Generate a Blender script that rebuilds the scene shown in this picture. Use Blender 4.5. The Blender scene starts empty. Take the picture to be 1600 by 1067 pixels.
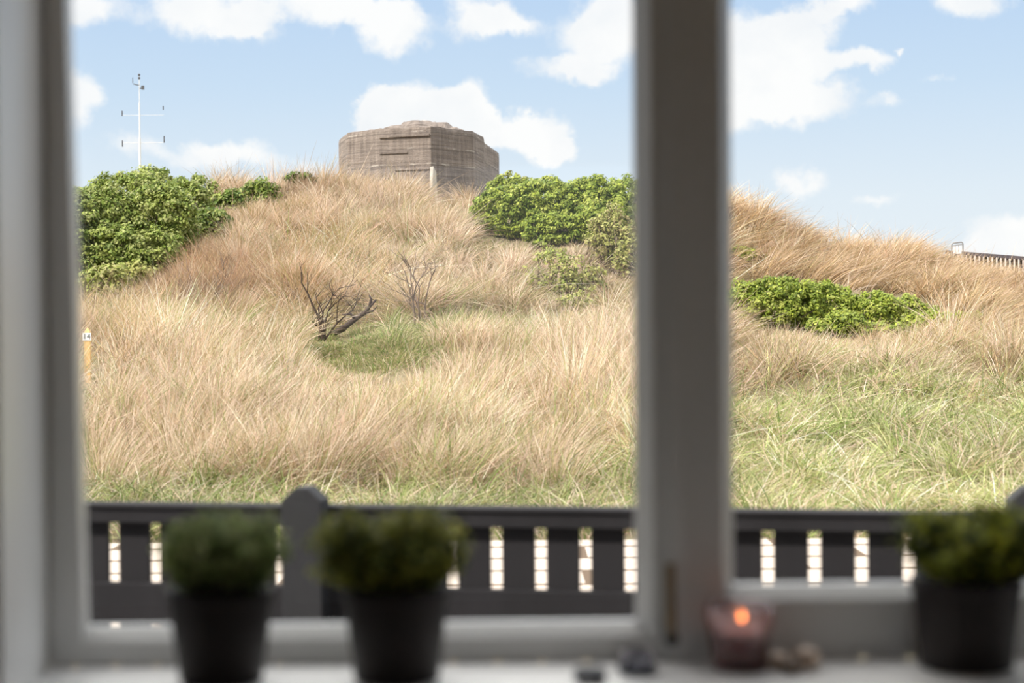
import bpy, math, random
import numpy as np
from mathutils import Matrix, Vector

random.seed(7)
RNG = np.random.default_rng(11)
R = math.radians
S = bpy.context.scene
COL = S.collection

# ------------------------------------------------------------------ camera
EYE = 1.346
LENS = 60.0
FPX = 1600 * LENS / 36.0
cam_d = bpy.data.cameras.new('camera')
cam_d.lens = LENS
cam_d.sensor_width = 36.0
cam_d.clip_start = 0.05
cam_d.clip_end = 2000
cam_d.dof.use_dof = True
cam_d.dof.focus_distance = 27.0
cam_d.dof.aperture_fstop = 2.3
cam_d.dof.aperture_blades = 0
cam = bpy.data.objects.new('camera', cam_d)
COL.objects.link(cam)
CAMROT = Matrix.Rotation(R(90 - 0.71), 3, 'X') @ Matrix.Rotation(R(-0.4), 3, 'Z')
cam.matrix_world = Matrix.Translation((0, 0, EYE)) @ CAMROT.to_4x4()
S.camera = cam


def ray(px, py):
    return CAMROT @ Vector(((px - 800) / FPX, -(py - 533.5) / FPX, -1.0))


def at(px, py, Y):
    d = ray(px, py)
    t = Y / d.y
    return Vector((d.x * t, Y, EYE + d.z * t))


# ------------------------------------------------------------------ world
S.view_settings.view_transform = 'Standard'
S.view_settings.look = 'None'
S.view_settings.exposure = 0.35
S.view_settings.gamma = 1.0
S.view_settings.use_curve_mapping = False

world = bpy.data.worlds.new('sky')
S.world = world
world.use_nodes = True
wt = world.node_tree
wt.nodes.clear()


class NT:
    def __init__(s, tree):
        s.t = tree

    def n(s, kind, **kw):
        nd = s.t.nodes.new(kind)
        for k, v in kw.items():
            setattr(nd, k, v)
        return nd

    def l(s, a, b):
        s.t.links.new(a, b)

    def math(s, op, a, b=None, c=None, clamp=False):
        nd = s.n('ShaderNodeMath', operation=op)
        nd.use_clamp = clamp
        for i, v in enumerate((a, b, c)):
            if v is None:
                continue
            if isinstance(v, (int, float)):
                nd.inputs[i].default_value = v
            else:
                s.l(v, nd.inputs[i])
        return nd.outputs[0]

    def vmath(s, op, a, b=None, out=0):
        nd = s.n('ShaderNodeVectorMath', operation=op)
        for i, v in enumerate((a, b)):
            if v is None:
                continue
            if isinstance(v, (tuple, list, Vector)):
                nd.inputs[i].default_value = tuple(v)
            else:
                s.l(v, nd.inputs[i])
        return nd.outputs[out]

    def ramp(s, fac, stops, interp='LINEAR'):
        nd = s.n('ShaderNodeValToRGB')
        cr = nd.color_ramp
        cr.interpolation = interp
        while len(cr.elements) < len(stops):
            cr.elements.new(0.5)
        for e, (p, c) in zip(cr.elements, stops):
            e.position = p
            e.color = tuple(c) + (1,) if len(c) == 3 else c
        s.l(fac, nd.inputs[0])
        return nd.outputs[0]

    def mix(s, fac, a, b, blend='MIX'):
        nd = s.n('ShaderNodeMix', data_type='RGBA', blend_type=blend)
        for sock, v in ((nd.inputs[0], fac), (nd.inputs[6], a), (nd.inputs[7], b)):
            if isinstance(v, (int, float)):
                sock.default_value = v
            elif isinstance(v, (tuple, list)):
                sock.default_value = tuple(v) + (1,) if len(v) == 3 else tuple(v)
            else:
                s.l(v, sock)
        return nd.outputs[2]

    def noise(s, vec, scale, detail=4, rough=0.55, dist=0.0, out=0):
        nd = s.n('ShaderNodeTexNoise')
        nd.inputs['Scale'].default_value = scale
        nd.inputs['Detail'].default_value = detail
        nd.inputs['Roughness'].default_value = rough
        nd.inputs['Distortion'].default_value = dist
        if vec is not None:
            s.l(vec, nd.inputs['Vector'])
        return nd.outputs[out]

    def smooth(s, v, lo, hi, to0=0.0, to1=1.0):
        nd = s.n('ShaderNodeMapRange', interpolation_type='SMOOTHSTEP')
        s.l(v, nd.inputs[0])
        for i, q in enumerate((lo, hi, to0, to1)):
            nd.inputs[i + 1].default_value = q
        return nd.outputs[0]


W = NT(wt)
tc = W.n('ShaderNodeTexCoord')
sep = W.n('ShaderNodeSeparateXYZ')
W.l(tc.outputs['Generated'], sep.inputs[0])
az = W.math('ARCTAN2', sep.outputs[0], sep.outputs[1])
el = W.math('ARCSINE', sep.outputs[2])
sky = W.ramp(W.math('MULTIPLY', el, 1 / (math.pi / 2), clamp=True),
             [(0.0, (0.71, 0.745, 0.77)), (0.045, (0.635, 0.71, 0.78)), (0.085, (0.50, 0.625, 0.77)),
              (0.12, (0.42, 0.56, 0.755)), (0.24, (0.60, 0.72, 0.88)), (1.0, (0.50, 0.64, 0.86))])
comb = W.n('ShaderNodeCombineXYZ')
W.l(az, comb.inputs[0])
W.l(el, comb.inputs[1])
nz = W.n('ShaderNodeTexNoise')
nz.inputs['Scale'].default_value = 26
nz.inputs['Detail'].default_value = 7
nz.inputs['Roughness'].default_value = 0.62
W.l(comb.outputs[0], nz.inputs['Vector'])
off = W.vmath('SUBTRACT', nz.outputs['Color'], (0.5, 0.5, 0.5))
sc_ = W.vmath('MULTIPLY', off, (0.042, 0.036, 0))
pos = W.vmath('ADD', comb.outputs[0], sc_)
# puffs of cloud: seen direction (azimuth, elevation) and angular size
CLOUDS = [(655, 175, 95, 48, 1), (725, 165, 48, 42, 1), (605, 172, 58, 38, 1), (770, 205, 70, 36, 1), (845, 212, 50, 38, 1),
          (870, 235, 36, 22, .8), (310, 18, 105, 36, .75), (385, 40, 50, 28, .5), (610, 38, 60, 46, .85), (510, 8, 120, 30, .7),
          (745, 28, 62, 38, .75), (800, 40, 50, 25, .6), (935, 60, 80, 66, .7), (965, 25, 55, 50, .7), (885, 112, 80, 20, .55),
          (110, 150, 44, 48, .8), (125, 16, 68, 30, .7), (345, 240, 85, 26, .75), (215, 225, 60, 24, .4), (480, 255, 60, 22, .4),
          (1180, 75, 95, 62, 1), (1250, 52, 60, 48, 1), (1335, 100, 52, 20, .9), (1210, 130, 95, 46, .8), (1270, 165, 75, 32, .7),
          (1150, 175, 70, 40, .6), (1520, 0, 62, 30, .8), (1590, 368, 80, 44, 1), (1540, 385, 50, 22, .6), (1245, 275, 50, 26, .6),
          (1372, 308, 36, 14, .5), (1315, 5, 60, 22, .6), (1385, 158, 36, 14, .4), (1400, 82, 10, 9, .5), (1455, 128, 30, 8, .3)]
dens = None
for px, py, rx, ry, k in CLOUDS:
    d = ray(px, py).normalized()
    c = (math.atan2(d.x, d.y), math.asin(d.z), 0)
    v = W.vmath('SUBTRACT', pos, c)
    v = W.vmath('MULTIPLY', v, (FPX / rx, FPX / ry, 0))
    ln = W.vmath('LENGTH', v, out=1)
    q = W.math('MULTIPLY', W.math('SUBTRACT', 1.25, ln, clamp=True), k)
    dens = q if dens is None else W.math('ADD', dens, q)
fine = W.noise(comb.outputs[0], 60, 6, 0.6)
dens = W.math('ADD', dens, W.math('MULTIPLY', W.math('SUBTRACT', fine, 0.5), 0.55))
cov = W.smooth(dens, 0.08, 0.62)
# unseen scattered cumulus added over the rest of the sky
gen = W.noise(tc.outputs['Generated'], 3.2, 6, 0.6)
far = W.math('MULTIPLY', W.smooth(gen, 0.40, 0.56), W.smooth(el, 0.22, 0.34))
cov = W.math('MULTIPLY', cov, 0.95)
soft = W.noise(comb.outputs[0], 14, 5, 0.55)
ccol = W.ramp(soft, [(0.30, (0.74, 0.76, 0.79)), (0.55, (0.84, 0.835, 0.835))])
skyc = W.mix(cov, sky, ccol)
# unseen clouds overhead, brightness added on the dune side to light the room
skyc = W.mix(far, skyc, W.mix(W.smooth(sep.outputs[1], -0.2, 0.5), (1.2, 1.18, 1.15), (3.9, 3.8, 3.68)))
below = W.smooth(el, -0.02, 0.0)
skyc = W.mix(below, (0.45, 0.40, 0.30), skyc)
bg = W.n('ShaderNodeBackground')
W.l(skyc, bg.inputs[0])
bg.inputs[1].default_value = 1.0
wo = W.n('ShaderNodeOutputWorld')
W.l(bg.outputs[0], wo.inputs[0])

sun_d = bpy.data.lights.new('sun', 'SUN')
sun_d.energy = 4.4
sun_d.angle = R(1.2)
sun_d.color = (1.0, 0.94, 0.86)
sun = bpy.data.objects.new('sun', sun_d)
COL.objects.link(sun)
SUNV = Vector((-0.80, -0.62, 0.0)).normalized() * math.cos(R(40)) + Vector((0, 0, math.sin(R(40))))
sun.rotation_euler = (-SUNV).to_track_quat('-Z', 'Y').to_euler()
sun.location = SUNV * 30

S.cycles.max_bounces = 10
S.cycles.transparent_max_bounces = 16
S.cycles.caustics_reflective = False
S.cycles.caustics_refractive = False


# ------------------------------------------------------------------ helpers
def tag(o, label=None, cat=None, group=None, kind=None):
    if label:
        o['label'] = label
    if cat:
        o['category'] = cat
    if group:
        o['group'] = group
    if kind:
        o['kind'] = kind
    return o


def empty(name, loc=(0, 0, 0), rz=0.0, parent=None):
    o = bpy.data.objects.new(name, None)
    o.empty_display_size = 0.1
    COL.objects.link(o)
    o.location = loc
    o.rotation_euler = (0, 0, rz)
    o.parent = parent
    return o


class MB:
    """collects polygons and links them as one mesh object"""

    def __init__(s, M=None):
        s.v, s.f, s.M = [], [], M

    def add(s, verts, faces):
        b = len(s.v)
        for p in verts:
            p = Vector(p)
            s.v.append(tuple(s.M @ p) if s.M is not None else tuple(p))
        s.f += [tuple(b + i for i in f) for f in faces]

    def box(s, x0, x1, y0, y1, z0, z1):
        s.add([(x0, y0, z0), (x1, y0, z0), (x1, y1, z0), (x0, y1, z0), (x0, y0, z1), (x1, y0, z1), (x1, y1, z1), (x0, y1, z1)],
              [(0, 3, 2, 1), (4, 5, 6, 7), (0, 1, 5, 4), (1, 2, 6, 5), (2, 3, 7, 6), (3, 0, 4, 7)])

    def prism(s, pts, axis, a, b):
        """extrude a 2D outline along an axis between a and b"""
        def mk(p, q):
            return {'x': (q, p[0], p[1]), 'y': (p[0], q, p[1]), 'z': (p[0], p[1], q)}[axis]
        n = len(pts)
        s.add([mk(p, a) for p in pts] + [mk(p, b) for p in pts],
              [tuple(range(n))[::-1], tuple(range(n, 2 * n))] + [(i, (i + 1) % n, n + (i + 1) % n, n + i) for i in range(n)])

    def tube(s, pts, rad, k=6):
        pts = [Vector(p) for p in pts]
        if not isinstance(rad, (list, tuple)):
            rad = [rad] * len(pts)
        ring = []
        up = Vector((0.31, 0.17, 0.93))
        for i, p in enumerate(pts):
            d = (pts[min(i + 1, len(pts) - 1)] - pts[max(i - 1, 0)]).normalized()
            a = d.cross(up)
            if a.length < 1e-3:
                a = d.cross(Vector((1, 0, 0)))
            a.normalize()
            b = d.cross(a)
            ring += [p + (a * math.cos(2 * math.pi * j / k) + b * math.sin(2 * math.pi * j / k)) * rad[i] for j in range(k)]
        n = len(pts)
        F = [(i * k + j, i * k + (j + 1) % k, (i + 1) * k + (j + 1) % k, (i + 1) * k + j) for i in range(n - 1) for j in range(k)]
        F += [tuple(range(k))[::-1], tuple(range((n - 1) * k, n * k))]
        s.add(ring, F)

    def lathe(s, prof, k=40, c=(0, 0, 0), closed=True):
        V, F = [], []
        for r, z in prof:
            V += [(c[0] + r * math.cos(2 * math.pi * j / k), c[1] + r * math.sin(2 * math.pi * j / k), c[2] + z) for j in range(k)]
        n = len(prof)
        F += [(i * k + j, i * k + (j + 1) % k, (i + 1) * k + (j + 1) % k, (i + 1) * k + j) for i in range(n - 1) for j in range(k)]
        if closed:
            F += [tuple(range(k))[::-1], tuple(range((n - 1) * k, n * k))]
        s.add(V, F)

    def build(s, name, mat, parent=None, smooth=False, bevel=0.0):
        me = bpy.data.meshes.new(name)
        me.from_pydata(s.v, [], s.f)
        me.validate()
        o = bpy.data.objects.new(name, me)
        COL.objects.link(o)
        me.materials.append(mat)
        if smooth:
            me.polygons.foreach_set('use_smooth', [True] * len(me.polygons))
        if bevel:
            m = o.modifiers.new('bevel', 'BEVEL')
            m.width = bevel
            m.segments = 2
            m.limit_method = 'ANGLE'
        o.parent = parent
        return o


def mat(name, build):
    m = bpy.data.materials.new(name)
    m.use_nodes = True
    t = m.node_tree
    t.nodes.clear()
    T = NT(t)
    out = T.n('ShaderNodeOutputMaterial')
    sh = build(T)
    T.l(sh, out.inputs[0])
    return m


def principled(T, col, rough=0.6, bump=None, bstr=0.2, bdist=0.01, metal=0.0, spec=0.5):
    p = T.n('ShaderNodeBsdfPrincipled')
    if isinstance(col, (tuple, list)):
        p.inputs['Base Color'].default_value = tuple(col) + (1,)
    else:
        T.l(col, p.inputs['Base Color'])
    if isinstance(rough, (int, float)):
        p.inputs['Roughness'].default_value = rough
    else:
        T.l(rough, p.inputs['Roughness'])
    p.inputs['Metallic'].default_value = metal
    p.inputs['Specular IOR Level'].default_value = spec
    if bump is not None:
        b = T.n('ShaderNodeBump')
        b.inputs['Strength'].default_value = bstr
        b.inputs['Distance'].default_value = bdist
        T.l(bump, b.inputs['Height'])
        T.l(b.outputs[0], p.inputs['Normal'])
    return p.outputs[0]


def objco(T):
    return T.n('ShaderNodeTexCoord').outputs['Object']


def speckle(name, base, var, scale=8, rough=0.6, bstr=0.15, bdist=0.004, metal=0.0, spec=0.5, stretch=None):
    def b(T):
        co = objco(T)
        if stretch:
            co = T.vmath('MULTIPLY', co, stretch)
        n = T.noise(co, scale, 6, 0.6)
        c = T.ramp(n, [(0.3, tuple(x * (1 - var) for x in base)), (0.7, tuple(min(1, x * (1 + var)) for x in base))])
        return principled(T, c, rough, T.noise(co, scale * 5, 4), bstr, bdist, metal, spec)
    return mat(name, b)


M = {}
M['frame_paint'] = speckle('grey_window_paint', (0.66, 0.65, 0.635), 0.03, 6, 0.30, stretch=(1, 1, 0.15))
M['lining_paint'] = speckle('white_lining_paint', (0.86, 0.85, 0.835), 0.03, 5, 0.30, stretch=(1, 1, 0.15))
M['sill_paint'] = speckle('white_sill_paint', (0.90, 0.885, 0.87), 0.02, 6, 0.28, stretch=(0.15, 1, 1))
M['wall_paint'] = speckle('wall_plaster', (0.78, 0.76, 0.73), 0.03, 4, 0.85)
M['floor_wood'] = speckle('floor_boards', (0.42, 0.31, 0.21), 0.25, 5, 0.5, stretch=(1, 0.08, 1))
M['brass'] = speckle('aged_brass', (0.26, 0.19, 0.11), 0.25, 30, 0.5, metal=0.4)
M['iron'] = speckle('black_iron', (0.02, 0.018, 0.016), 0.2, 30, 0.5)
M['fence_paint'] = speckle('black_fence_paint', (0.020, 0.0185, 0.0205), 0.22, 5, 0.8, spec=0.2, bstr=0.3, stretch=(1, 1, 0.12))
M['pot'] = speckle('dark_brown_pot', (0.016, 0.011, 0.010), 0.25, 25, 0.6, spec=0.3)
M['post_paint'] = speckle('grey_black_post_paint', (0.022, 0.0215, 0.0235), 0.2, 5, 0.75, spec=0.3)
M['soil'] = speckle('potting_soil', (0.03, 0.02, 0.013), 0.5, 60, 0.95, bstr=0.8)
M['twig'] = speckle('grey_brown_bark', (0.20, 0.145, 0.11), 0.35, 12, 0.85, bstr=0.5)
M['twig_dark'] = speckle('dark_bark', (0.065, 0.042, 0.032), 0.35, 12, 0.85, bstr=0.5)
M['mast'] = speckle('white_mast_paint', (0.85, 0.82, 0.78), 0.05, 3, 0.5)
M['grey_metal'] = speckle('grey_metal', (0.36, 0.35, 0.35), 0.1, 10, 0.4, metal=0.5)
M['dark_metal'] = speckle('dark_instrument_metal', (0.10, 0.10, 0.11), 0.1, 10, 0.5)
M['post_wood'] = speckle('yellow_marker_wood', (0.72, 0.46, 0.19), 0.12, 9, 0.7, stretch=(1, 1, 0.1))
M['plate'] = speckle('white_plate', (0.86, 0.85, 0.86), 0.02, 9, 0.4)
M['ink'] = speckle('black_lettering', (0.03, 0.03, 0.035), 0.02, 9, 0.5)
M['white_wood'] = speckle('weathered_white_wood', (0.78, 0.70, 0.66), 0.10, 6, 0.6)
M['dark_board'] = speckle('dark_stained_board', (0.055, 0.045, 0.055), 0.2, 4, 0.6)
M['pebble_a'] = speckle('pale_beige_stone', (0.56, 0.43, 0.33), 0.25, 30, 0.55)
M['pebble_b'] = speckle('brown_stone', (0.14, 0.09, 0.055), 0.3, 30, 0.55)
M['navy'] = speckle('dark_navy_ceramic', (0.012, 0.016, 0.030), 0.2, 30, 0.3)
M['wax'] = speckle('dusky_pink_wax', (0.30, 0.105, 0.095), 0.12, 20, 0.5)


def _glass_pane(T):
    # a thin pane: clear, with the mirror-like sheen of real glass
    ge = T.n('ShaderNodeNewGeometry')
    cs = T.math('ABSOLUTE', T.vmath('DOT_PRODUCT', ge.outputs['Normal'], ge.outputs['Incoming'], out=1))
    fr = T.math('MULTIPLY_ADD', T.math('POWER', T.math('SUBTRACT', 1.0, cs, clamp=True), 5.0), 0.9, 0.02)
    tr = T.n('ShaderNodeBsdfTransparent')
    tr.inputs[0].default_value = (0.985, 0.99, 0.985, 1)
    gl = T.n('ShaderNodeBsdfGlossy')
    gl.inputs['Roughness'].default_value = 0.0
    m = T.n('ShaderNodeMixShader')
    T.l(fr, m.inputs[0])
    T.l(tr.outputs[0], m.inputs[1])
    T.l(gl.outputs[0], m.inputs[2])
    return m.outputs[0]


M['pane'] = mat('window_glass', _glass_pane)


def _jar(col):
    def f(T):
        lw = T.n('ShaderNodeLayerWeight')
        lw.inputs[0].default_value = 0.35
        tr = T.n('ShaderNodeBsdfTransparent')
        tr.inputs[0].default_value = tuple(col) + (1,)
        gl = T.n('ShaderNodeBsdfGlossy')
        gl.inputs['Roughness'].default_value = 0.08
        gl.inputs[0].default_value = (0.9, 0.82, 0.82, 1)
        df = T.n('ShaderNodeBsdfTranslucent')
        df.inputs[0].default_value = (0.95, 0.86, 0.86, 1)
        m0 = T.n('ShaderNodeMixShader')
        m0.inputs[0].default_value = 0.22
        T.l(tr.outputs[0], m0.inputs[1])
        T.l(df.outputs[0], m0.inputs[2])
        m = T.n('ShaderNodeMixShader')
        T.l(T.math('MULTIPLY', lw.outputs['Fresnel'], 0.8), m.inputs[0])
        T.l(m0.outputs[0], m.inputs[1])
        T.l(gl.outputs[0], m.inputs[2])
        return m.outputs[0]
    return f


M['jar_glass'] = mat('pink_tinted_glass', _jar((0.90, 0.80, 0.80)))
M['blue_glass'] = mat('smoky_blue_glass', _jar((0.62, 0.68, 0.76)))


def _flame(T):
    e = T.n('ShaderNodeEmission')
    e.inputs[0].default_value = (1.0, 0.30, 0.065, 1)
    e.inputs[1].default_value = 9.0
    return e.outputs[0]


M['flame'] = mat('candle_flame', _flame)


def leafmat(name, trans=0.35, rough=0.6):
    def b(T):
        at_ = T.n('ShaderNodeAttribute', attribute_name='tint')
        c = at_.outputs['Color']
        d = principled(T, c, rough, spec=0.25)
        tl = T.n('ShaderNodeBsdfTranslucent')
        T.l(c, tl.inputs[0])
        m = T.n('ShaderNodeMixShader')
        m.inputs[0].default_value = trans
        T.l(d, m.inputs[1])
        T.l(tl.outputs[0], m.inputs[2])
        return m.outputs[0]
    return mat(name, b)


M['blade'] = leafmat('grass_blades', 0.22, 0.55)
M['leaf'] = leafmat('shrub_leaves', 0.28, 0.5)
M['herb'] = leafmat('potted_plant_leaves', 0.30, 0.5)


def _sand(T):
    co = objco(T)
    n = T.noise(co, 1.3, 6, 0.6)
    c = T.ramp(n, [(0.3, (0.17, 0.14, 0.07)), (0.5, (0.25, 0.20, 0.11)), (0.7, (0.17, 0.18, 0.07))])
    n2 = T.noise(co, 30, 5, 0.7)
    c = T.mix(0.5, c, T.ramp(n2, [(0.35, (0.08, 0.06, 0.03)), (0.65, (0.38, 0.30, 0.19))]))
    return principled(T, c, 0.95, n2, 0.8, 0.03)


M['dune'] = mat('litter_covered_sand', _sand)


def _paving(T):
    co = objco(T)
    br = T.n('ShaderNodeTexBrick')
    br.offset = 0.5
    T.l(co, br.inputs['Vector'])
    br.inputs['Color1'].default_value = (0.70, 0.60, 0.52, 1)
    br.inputs['Color2'].default_value = (0.62, 0.53, 0.45, 1)
    br.inputs['Mortar'].default_value = (0.14, 0.09, 0.05, 1)
    br.inputs['Scale'].default_value = 1.0
    br.inputs['Mortar Size'].default_value = 0.035
    br.inputs['Brick Width'].default_value = 0.9
    br.inputs['Row Height'].default_value = 0.55
    n = T.noise(co, 14, 5, 0.6)
    c = T.mix(0.35, br.outputs[0], T.ramp(n, [(0.3, (0.5, 0.42, 0.33)), (0.7, (0.9, 0.83, 0.75))]), 'MULTIPLY')
    return principled(T, c, 0.9, n, 0.3)


M['paving'] = mat('pale_concrete_paving', _paving)


def _concrete(T):
    co = objco(T)
    s = T.n('ShaderNodeSeparateXYZ')
    T.l(co, s.inputs[0])
    big = T.noise(co, 1.1, 6, 0.65)
    streak = T.noise(T.vmath('MULTIPLY', co, (6, 6, 0.7)), 1.6, 6, 0.7)
    board = T.noise(T.vmath('MULTIPLY', co, (0.35, 0.35, 9)), 1.5, 3, 0.7)
    c = T.ramp(streak, [(0.30, (0.125, 0.098, 0.084)), (0.52, (0.265, 0.212, 0.18)), (0.75, (0.45, 0.37, 0.31))])
    c = T.mix(0.42, c, T.ramp(board, [(0.35, (0.12, 0.10, 0.088)), (0.65, (0.34, 0.285, 0.245))]))
    # pale spalled seams along the formwork joints
    fz = T.math('FRACT', T.math('ADD', T.math('MULTIPLY', s.outputs[2], 2.6), T.math('MULTIPLY', big, 0.25)))
    seam = T.math('MULTIPLY', T.smooth(fz, 0.90, 0.97), T.smooth(T.noise(co, 2.3, 5, 0.7), 0.50, 0.62))
    c = T.mix(T.math('MULTIPLY', seam, 0.8), c, (0.58, 0.52, 0.45))
    dark = T.math('MULTIPLY', T.smooth(fz, 0.80, 0.86), T.math('SUBTRACT', 1.0, T.smooth(fz, 0.86, 0.90)))
    c = T.mix(T.math('MULTIPLY', dark, 0.5), c, (0.06, 0.05, 0.045))
    c = T.mix(T.math('MULTIPLY', T.smooth(big, 0.60, 0.72), 0.45), c, (0.42, 0.36, 0.29))
    hb = T.math('ADD', T.math('MULTIPLY', board, 0.6), T.math('MULTIPLY', T.noise(co, 20, 5, 0.7), 0.5))
    return principled(T, c, 0.92, hb, 0.9, 0.06)


M['concrete'] = mat('weathered_board_marked_concrete', _concrete)
M['pale_concrete'] = speckle('pale_limewashed_concrete', (0.62, 0.57, 0.50), 0.18, 5, 0.9, bstr=0.5)


# ------------------------------------------------------------------ ribbon / leaf meshes from arrays
def mesh_from_arrays(name, V, F4, tint, material, parent=None):
    """V (n,3), F4 (m,4) quads, tint (n,3)"""
    me = bpy.data.meshes.new(name)
    n, m = len(V), len(F4)
    me.vertices.add(n)
    me.vertices.foreach_set('co', np.ascontiguousarray(V, dtype=np.float32).ravel())
    me.loops.add(m * 4)
    me.loops.foreach_set('vertex_index', np.ascontiguousarray(F4, dtype=np.int32).ravel())
    me.polygons.add(m)
    me.polygons.foreach_set('loop_start', np.arange(m, dtype=np.int32) * 4)
    me.polygons.foreach_set('loop_total', np.full(m, 4, dtype=np.int32))
    me.update(calc_edges=True)
    a = me.attributes.new('tint', 'FLOAT_COLOR', 'POINT')
    c = np.ones((n, 4), dtype=np.float32)
    c[:, :3] = tint
    a.data.foreach_set('color', c.ravel())
    me.materials.append(material)
    o = bpy.data.objects.new(name, me)
    COL.objects.link(o)
    o.parent = parent
    return o


def unit(v):
    return v / np.maximum(np.linalg.norm(v, axis=1, keepdims=True), 1e-9)


def blades(base, dirn, bend, length, width, tint, segs=4):
    """curved tapering ribbons; returns V, F, tint"""
    n = len(base)
    s = np.linspace(0, 1, segs + 1)
    dirn = unit(dirn)
    ang = RNG.uniform(0, np.pi, n)
    side = np.stack([np.cos(ang), np.sin(ang) * 0.6, np.zeros(n)], 1)
    side = unit(side - dirn * np.sum(side * dirn, 1, keepdims=True))
    V = np.empty((n, (segs + 1) * 2, 3))
    for i, t in enumerate(s):
        p = base + (dirn * t + bend * t * t) * length[:, None]
        w = width * (1 - 0.86 * t ** 1.6) * 0.5
        V[:, 2 * i] = p - side * w[:, None]
        V[:, 2 * i + 1] = p + side * w[:, None]
    k = (segs + 1) * 2
    q = np.array([[2 * i, 2 * i + 1, 2 * i + 3, 2 * i + 2] for i in range(segs)])
    F = (np.arange(n)[:, None, None] * k + q[None]).reshape(-1, 4)
    return V.reshape(-1, 3), F, np.repeat(tint, k, axis=0)


def leaves(pos_, nrm, size, tint, aspect=1.7):
    """small pointed leaves, each a folded rhombus pair"""
    n = len(pos_)
    nrm = unit(nrm)
    r = unit(RNG.normal(size=(n, 3)))
    a = unit(np.cross(nrm, r))
    b = np.cross(nrm, a)
    L = (size * aspect * 0.5)[:, None]
    w = (size * 0.5)[:, None]
    V = np.empty((n, 4, 3))
    V[:, 0] = pos_ - a * L
    V[:, 1] = pos_ + b * w + nrm * w * 0.3
    V[:, 2] = pos_ + a * L
    V[:, 3] = pos_ - b * w + nrm * w * 0.3
    F = np.arange(n * 4).reshape(-1, 4)
    return V.reshape(-1, 3), F, np.repeat(tint, 4, axis=0)


# value noise for the terrain
_tab = RNG.random((64, 64))


def vnoise(x, y):
    xi, yi = np.floor(x).astype(int), np.floor(y).astype(int)
    fx, fy = x - xi, y - yi
    fx, fy = fx * fx * (3 - 2 * fx), fy * fy * (3 - 2 * fy)
    g = lambda i, j: _tab[i % 64, j % 64]
    return (g(xi, yi) * (1 - fx) + g(xi + 1, yi) * fx) * (1 - fy) + (g(xi, yi + 1) * (1 - fx) + g(xi + 1, yi + 1) * fx) * fy


def sstep(v, a, b):
    t = np.clip((v - a) / (b - a), 0, 1)
    return t * t * (3 - 2 * t)


# ------------------------------------------------------------------ dune
# crest line of the dune: bearing (as tangent of the angle from straight ahead) and rise (tangent above eye level)
CR_U = np.array([-600, 0, 110, 200, 280, 330, 430, 500, 540, 600, 650, 680, 710, 760, 820, 900, 1000, 1080, 1150, 1200, 1300, 1400, 1480, 1540, 1600, 1750, 2200.])
CR_Y = np.array([420, 350, 325, 298, 288, 292, 300, 306, 314, 312, 322, 334, 328, 316, 308, 318, 322, 322, 342, 368, 410, 416, 434, 450, 464, 485, 500.])
LY = np.array([0, 12.0, 14.5, 17, 20, 23, 25, 27, 30, 33])
LV = np.array([0, 0, 0, 700, 606, 535, 514, 484, 430, 370.])
RY = np.array([0, 12.0, 14.5, 17, 20, 23, 25, 27, 29, 31])
RV = np.array([0, 0, 0, 708, 632, 574, 545, 515, 486, 456.])


def ground(X, Y):
    X, Y = np.asarray(X, float), np.asarray(Y, float)
    Ys = np.maximum(Y, 2.0)
    u = np.clip(800 + FPX * X / Ys, -600, 2200)
    crest = np.interp(u, CR_U, CR_Y)

    def prof(YK, VK, Yc, back):
        zk = EYE - (VK - 500) / FPX * YK
        zk[:3] = -0.22
        zc = EYE - (crest - 500) / FPX * Yc
        z0 = np.interp(Ys, YK, zk)
        t = np.clip((Ys - YK[-1]) / (Yc - YK[-1]), 0, 1)
        z1 = zk[-1] + (zc - zk[-1]) * (t * 1.35 - 0.35 * t * t)
        z = np.where(Ys > YK[-1], z1, z0)
        # keep the slope below a low crest
        lim = -0.22 + (zc + 0.22) * np.clip((Ys - 13.5) / (Yc - 13.5), 0, 1) ** 0.95 + 0.18
        z = np.where(Ys > 14.5, np.minimum(z, np.maximum(lim, -0.22)), z)
        return np.where(Ys > Yc, zc - (Ys - Yc) * back, z)
    zl = prof(LY, LV, 36.0, np.where((u > 430) & (u < 850), -0.012, 0.13))
    zr = prof(RY, RV, 33.5, 0.10)
    w = sstep(u, 1000, 1160)
    z = zl * (1 - w) + zr * w
    amp = np.clip((Ys - 14.0) / 6, 0, 1) * np.where(Ys > 39, 0.3, 1)
    z = z + amp * ((vnoise(X * 0.8 + 9, Y * 0.8) - 0.5) * 0.42 + (vnoise(X * 2.1, Y * 2.1 + 5) - 0.5) * 0.18)
    return z


gx = np.arange(-34, 34.01, 0.25)
gy = np.concatenate([np.arange(3.15, 50, 0.25), np.arange(50, 90, 1.5)])
GX, GY = np.meshgrid(gx, gy)
GZ = ground(GX, GY)
nx, ny = len(gx), len(gy)
Vt = np.stack([GX, GY, GZ], -1).reshape(-1, 3)
ii = (np.arange(ny - 1)[:, None] * nx + np.arange(nx - 1)[None]).ravel()
Ft = np.stack([ii, ii + 1, ii + nx + 1, ii + nx], 1)
dune = mesh_from_arrays('ground', Vt, Ft, np.full((len(Vt), 3), 0.3), M['dune'])
dune.data.polygons.foreach_set('use_smooth', [True] * len(dune.data.polygons))
tag(dune, 'sandy dune ground under the grass', None, None, 'structure')

# pale paved path running along the far side of the fence
pm = MB()
pm.box(-9, 9, 8.6, 11.9, -0.26, -0.19)
path = pm.build('path', M['paving'])
tag(path, 'pale slab path beyond the fence', None, None, 'structure')

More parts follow.
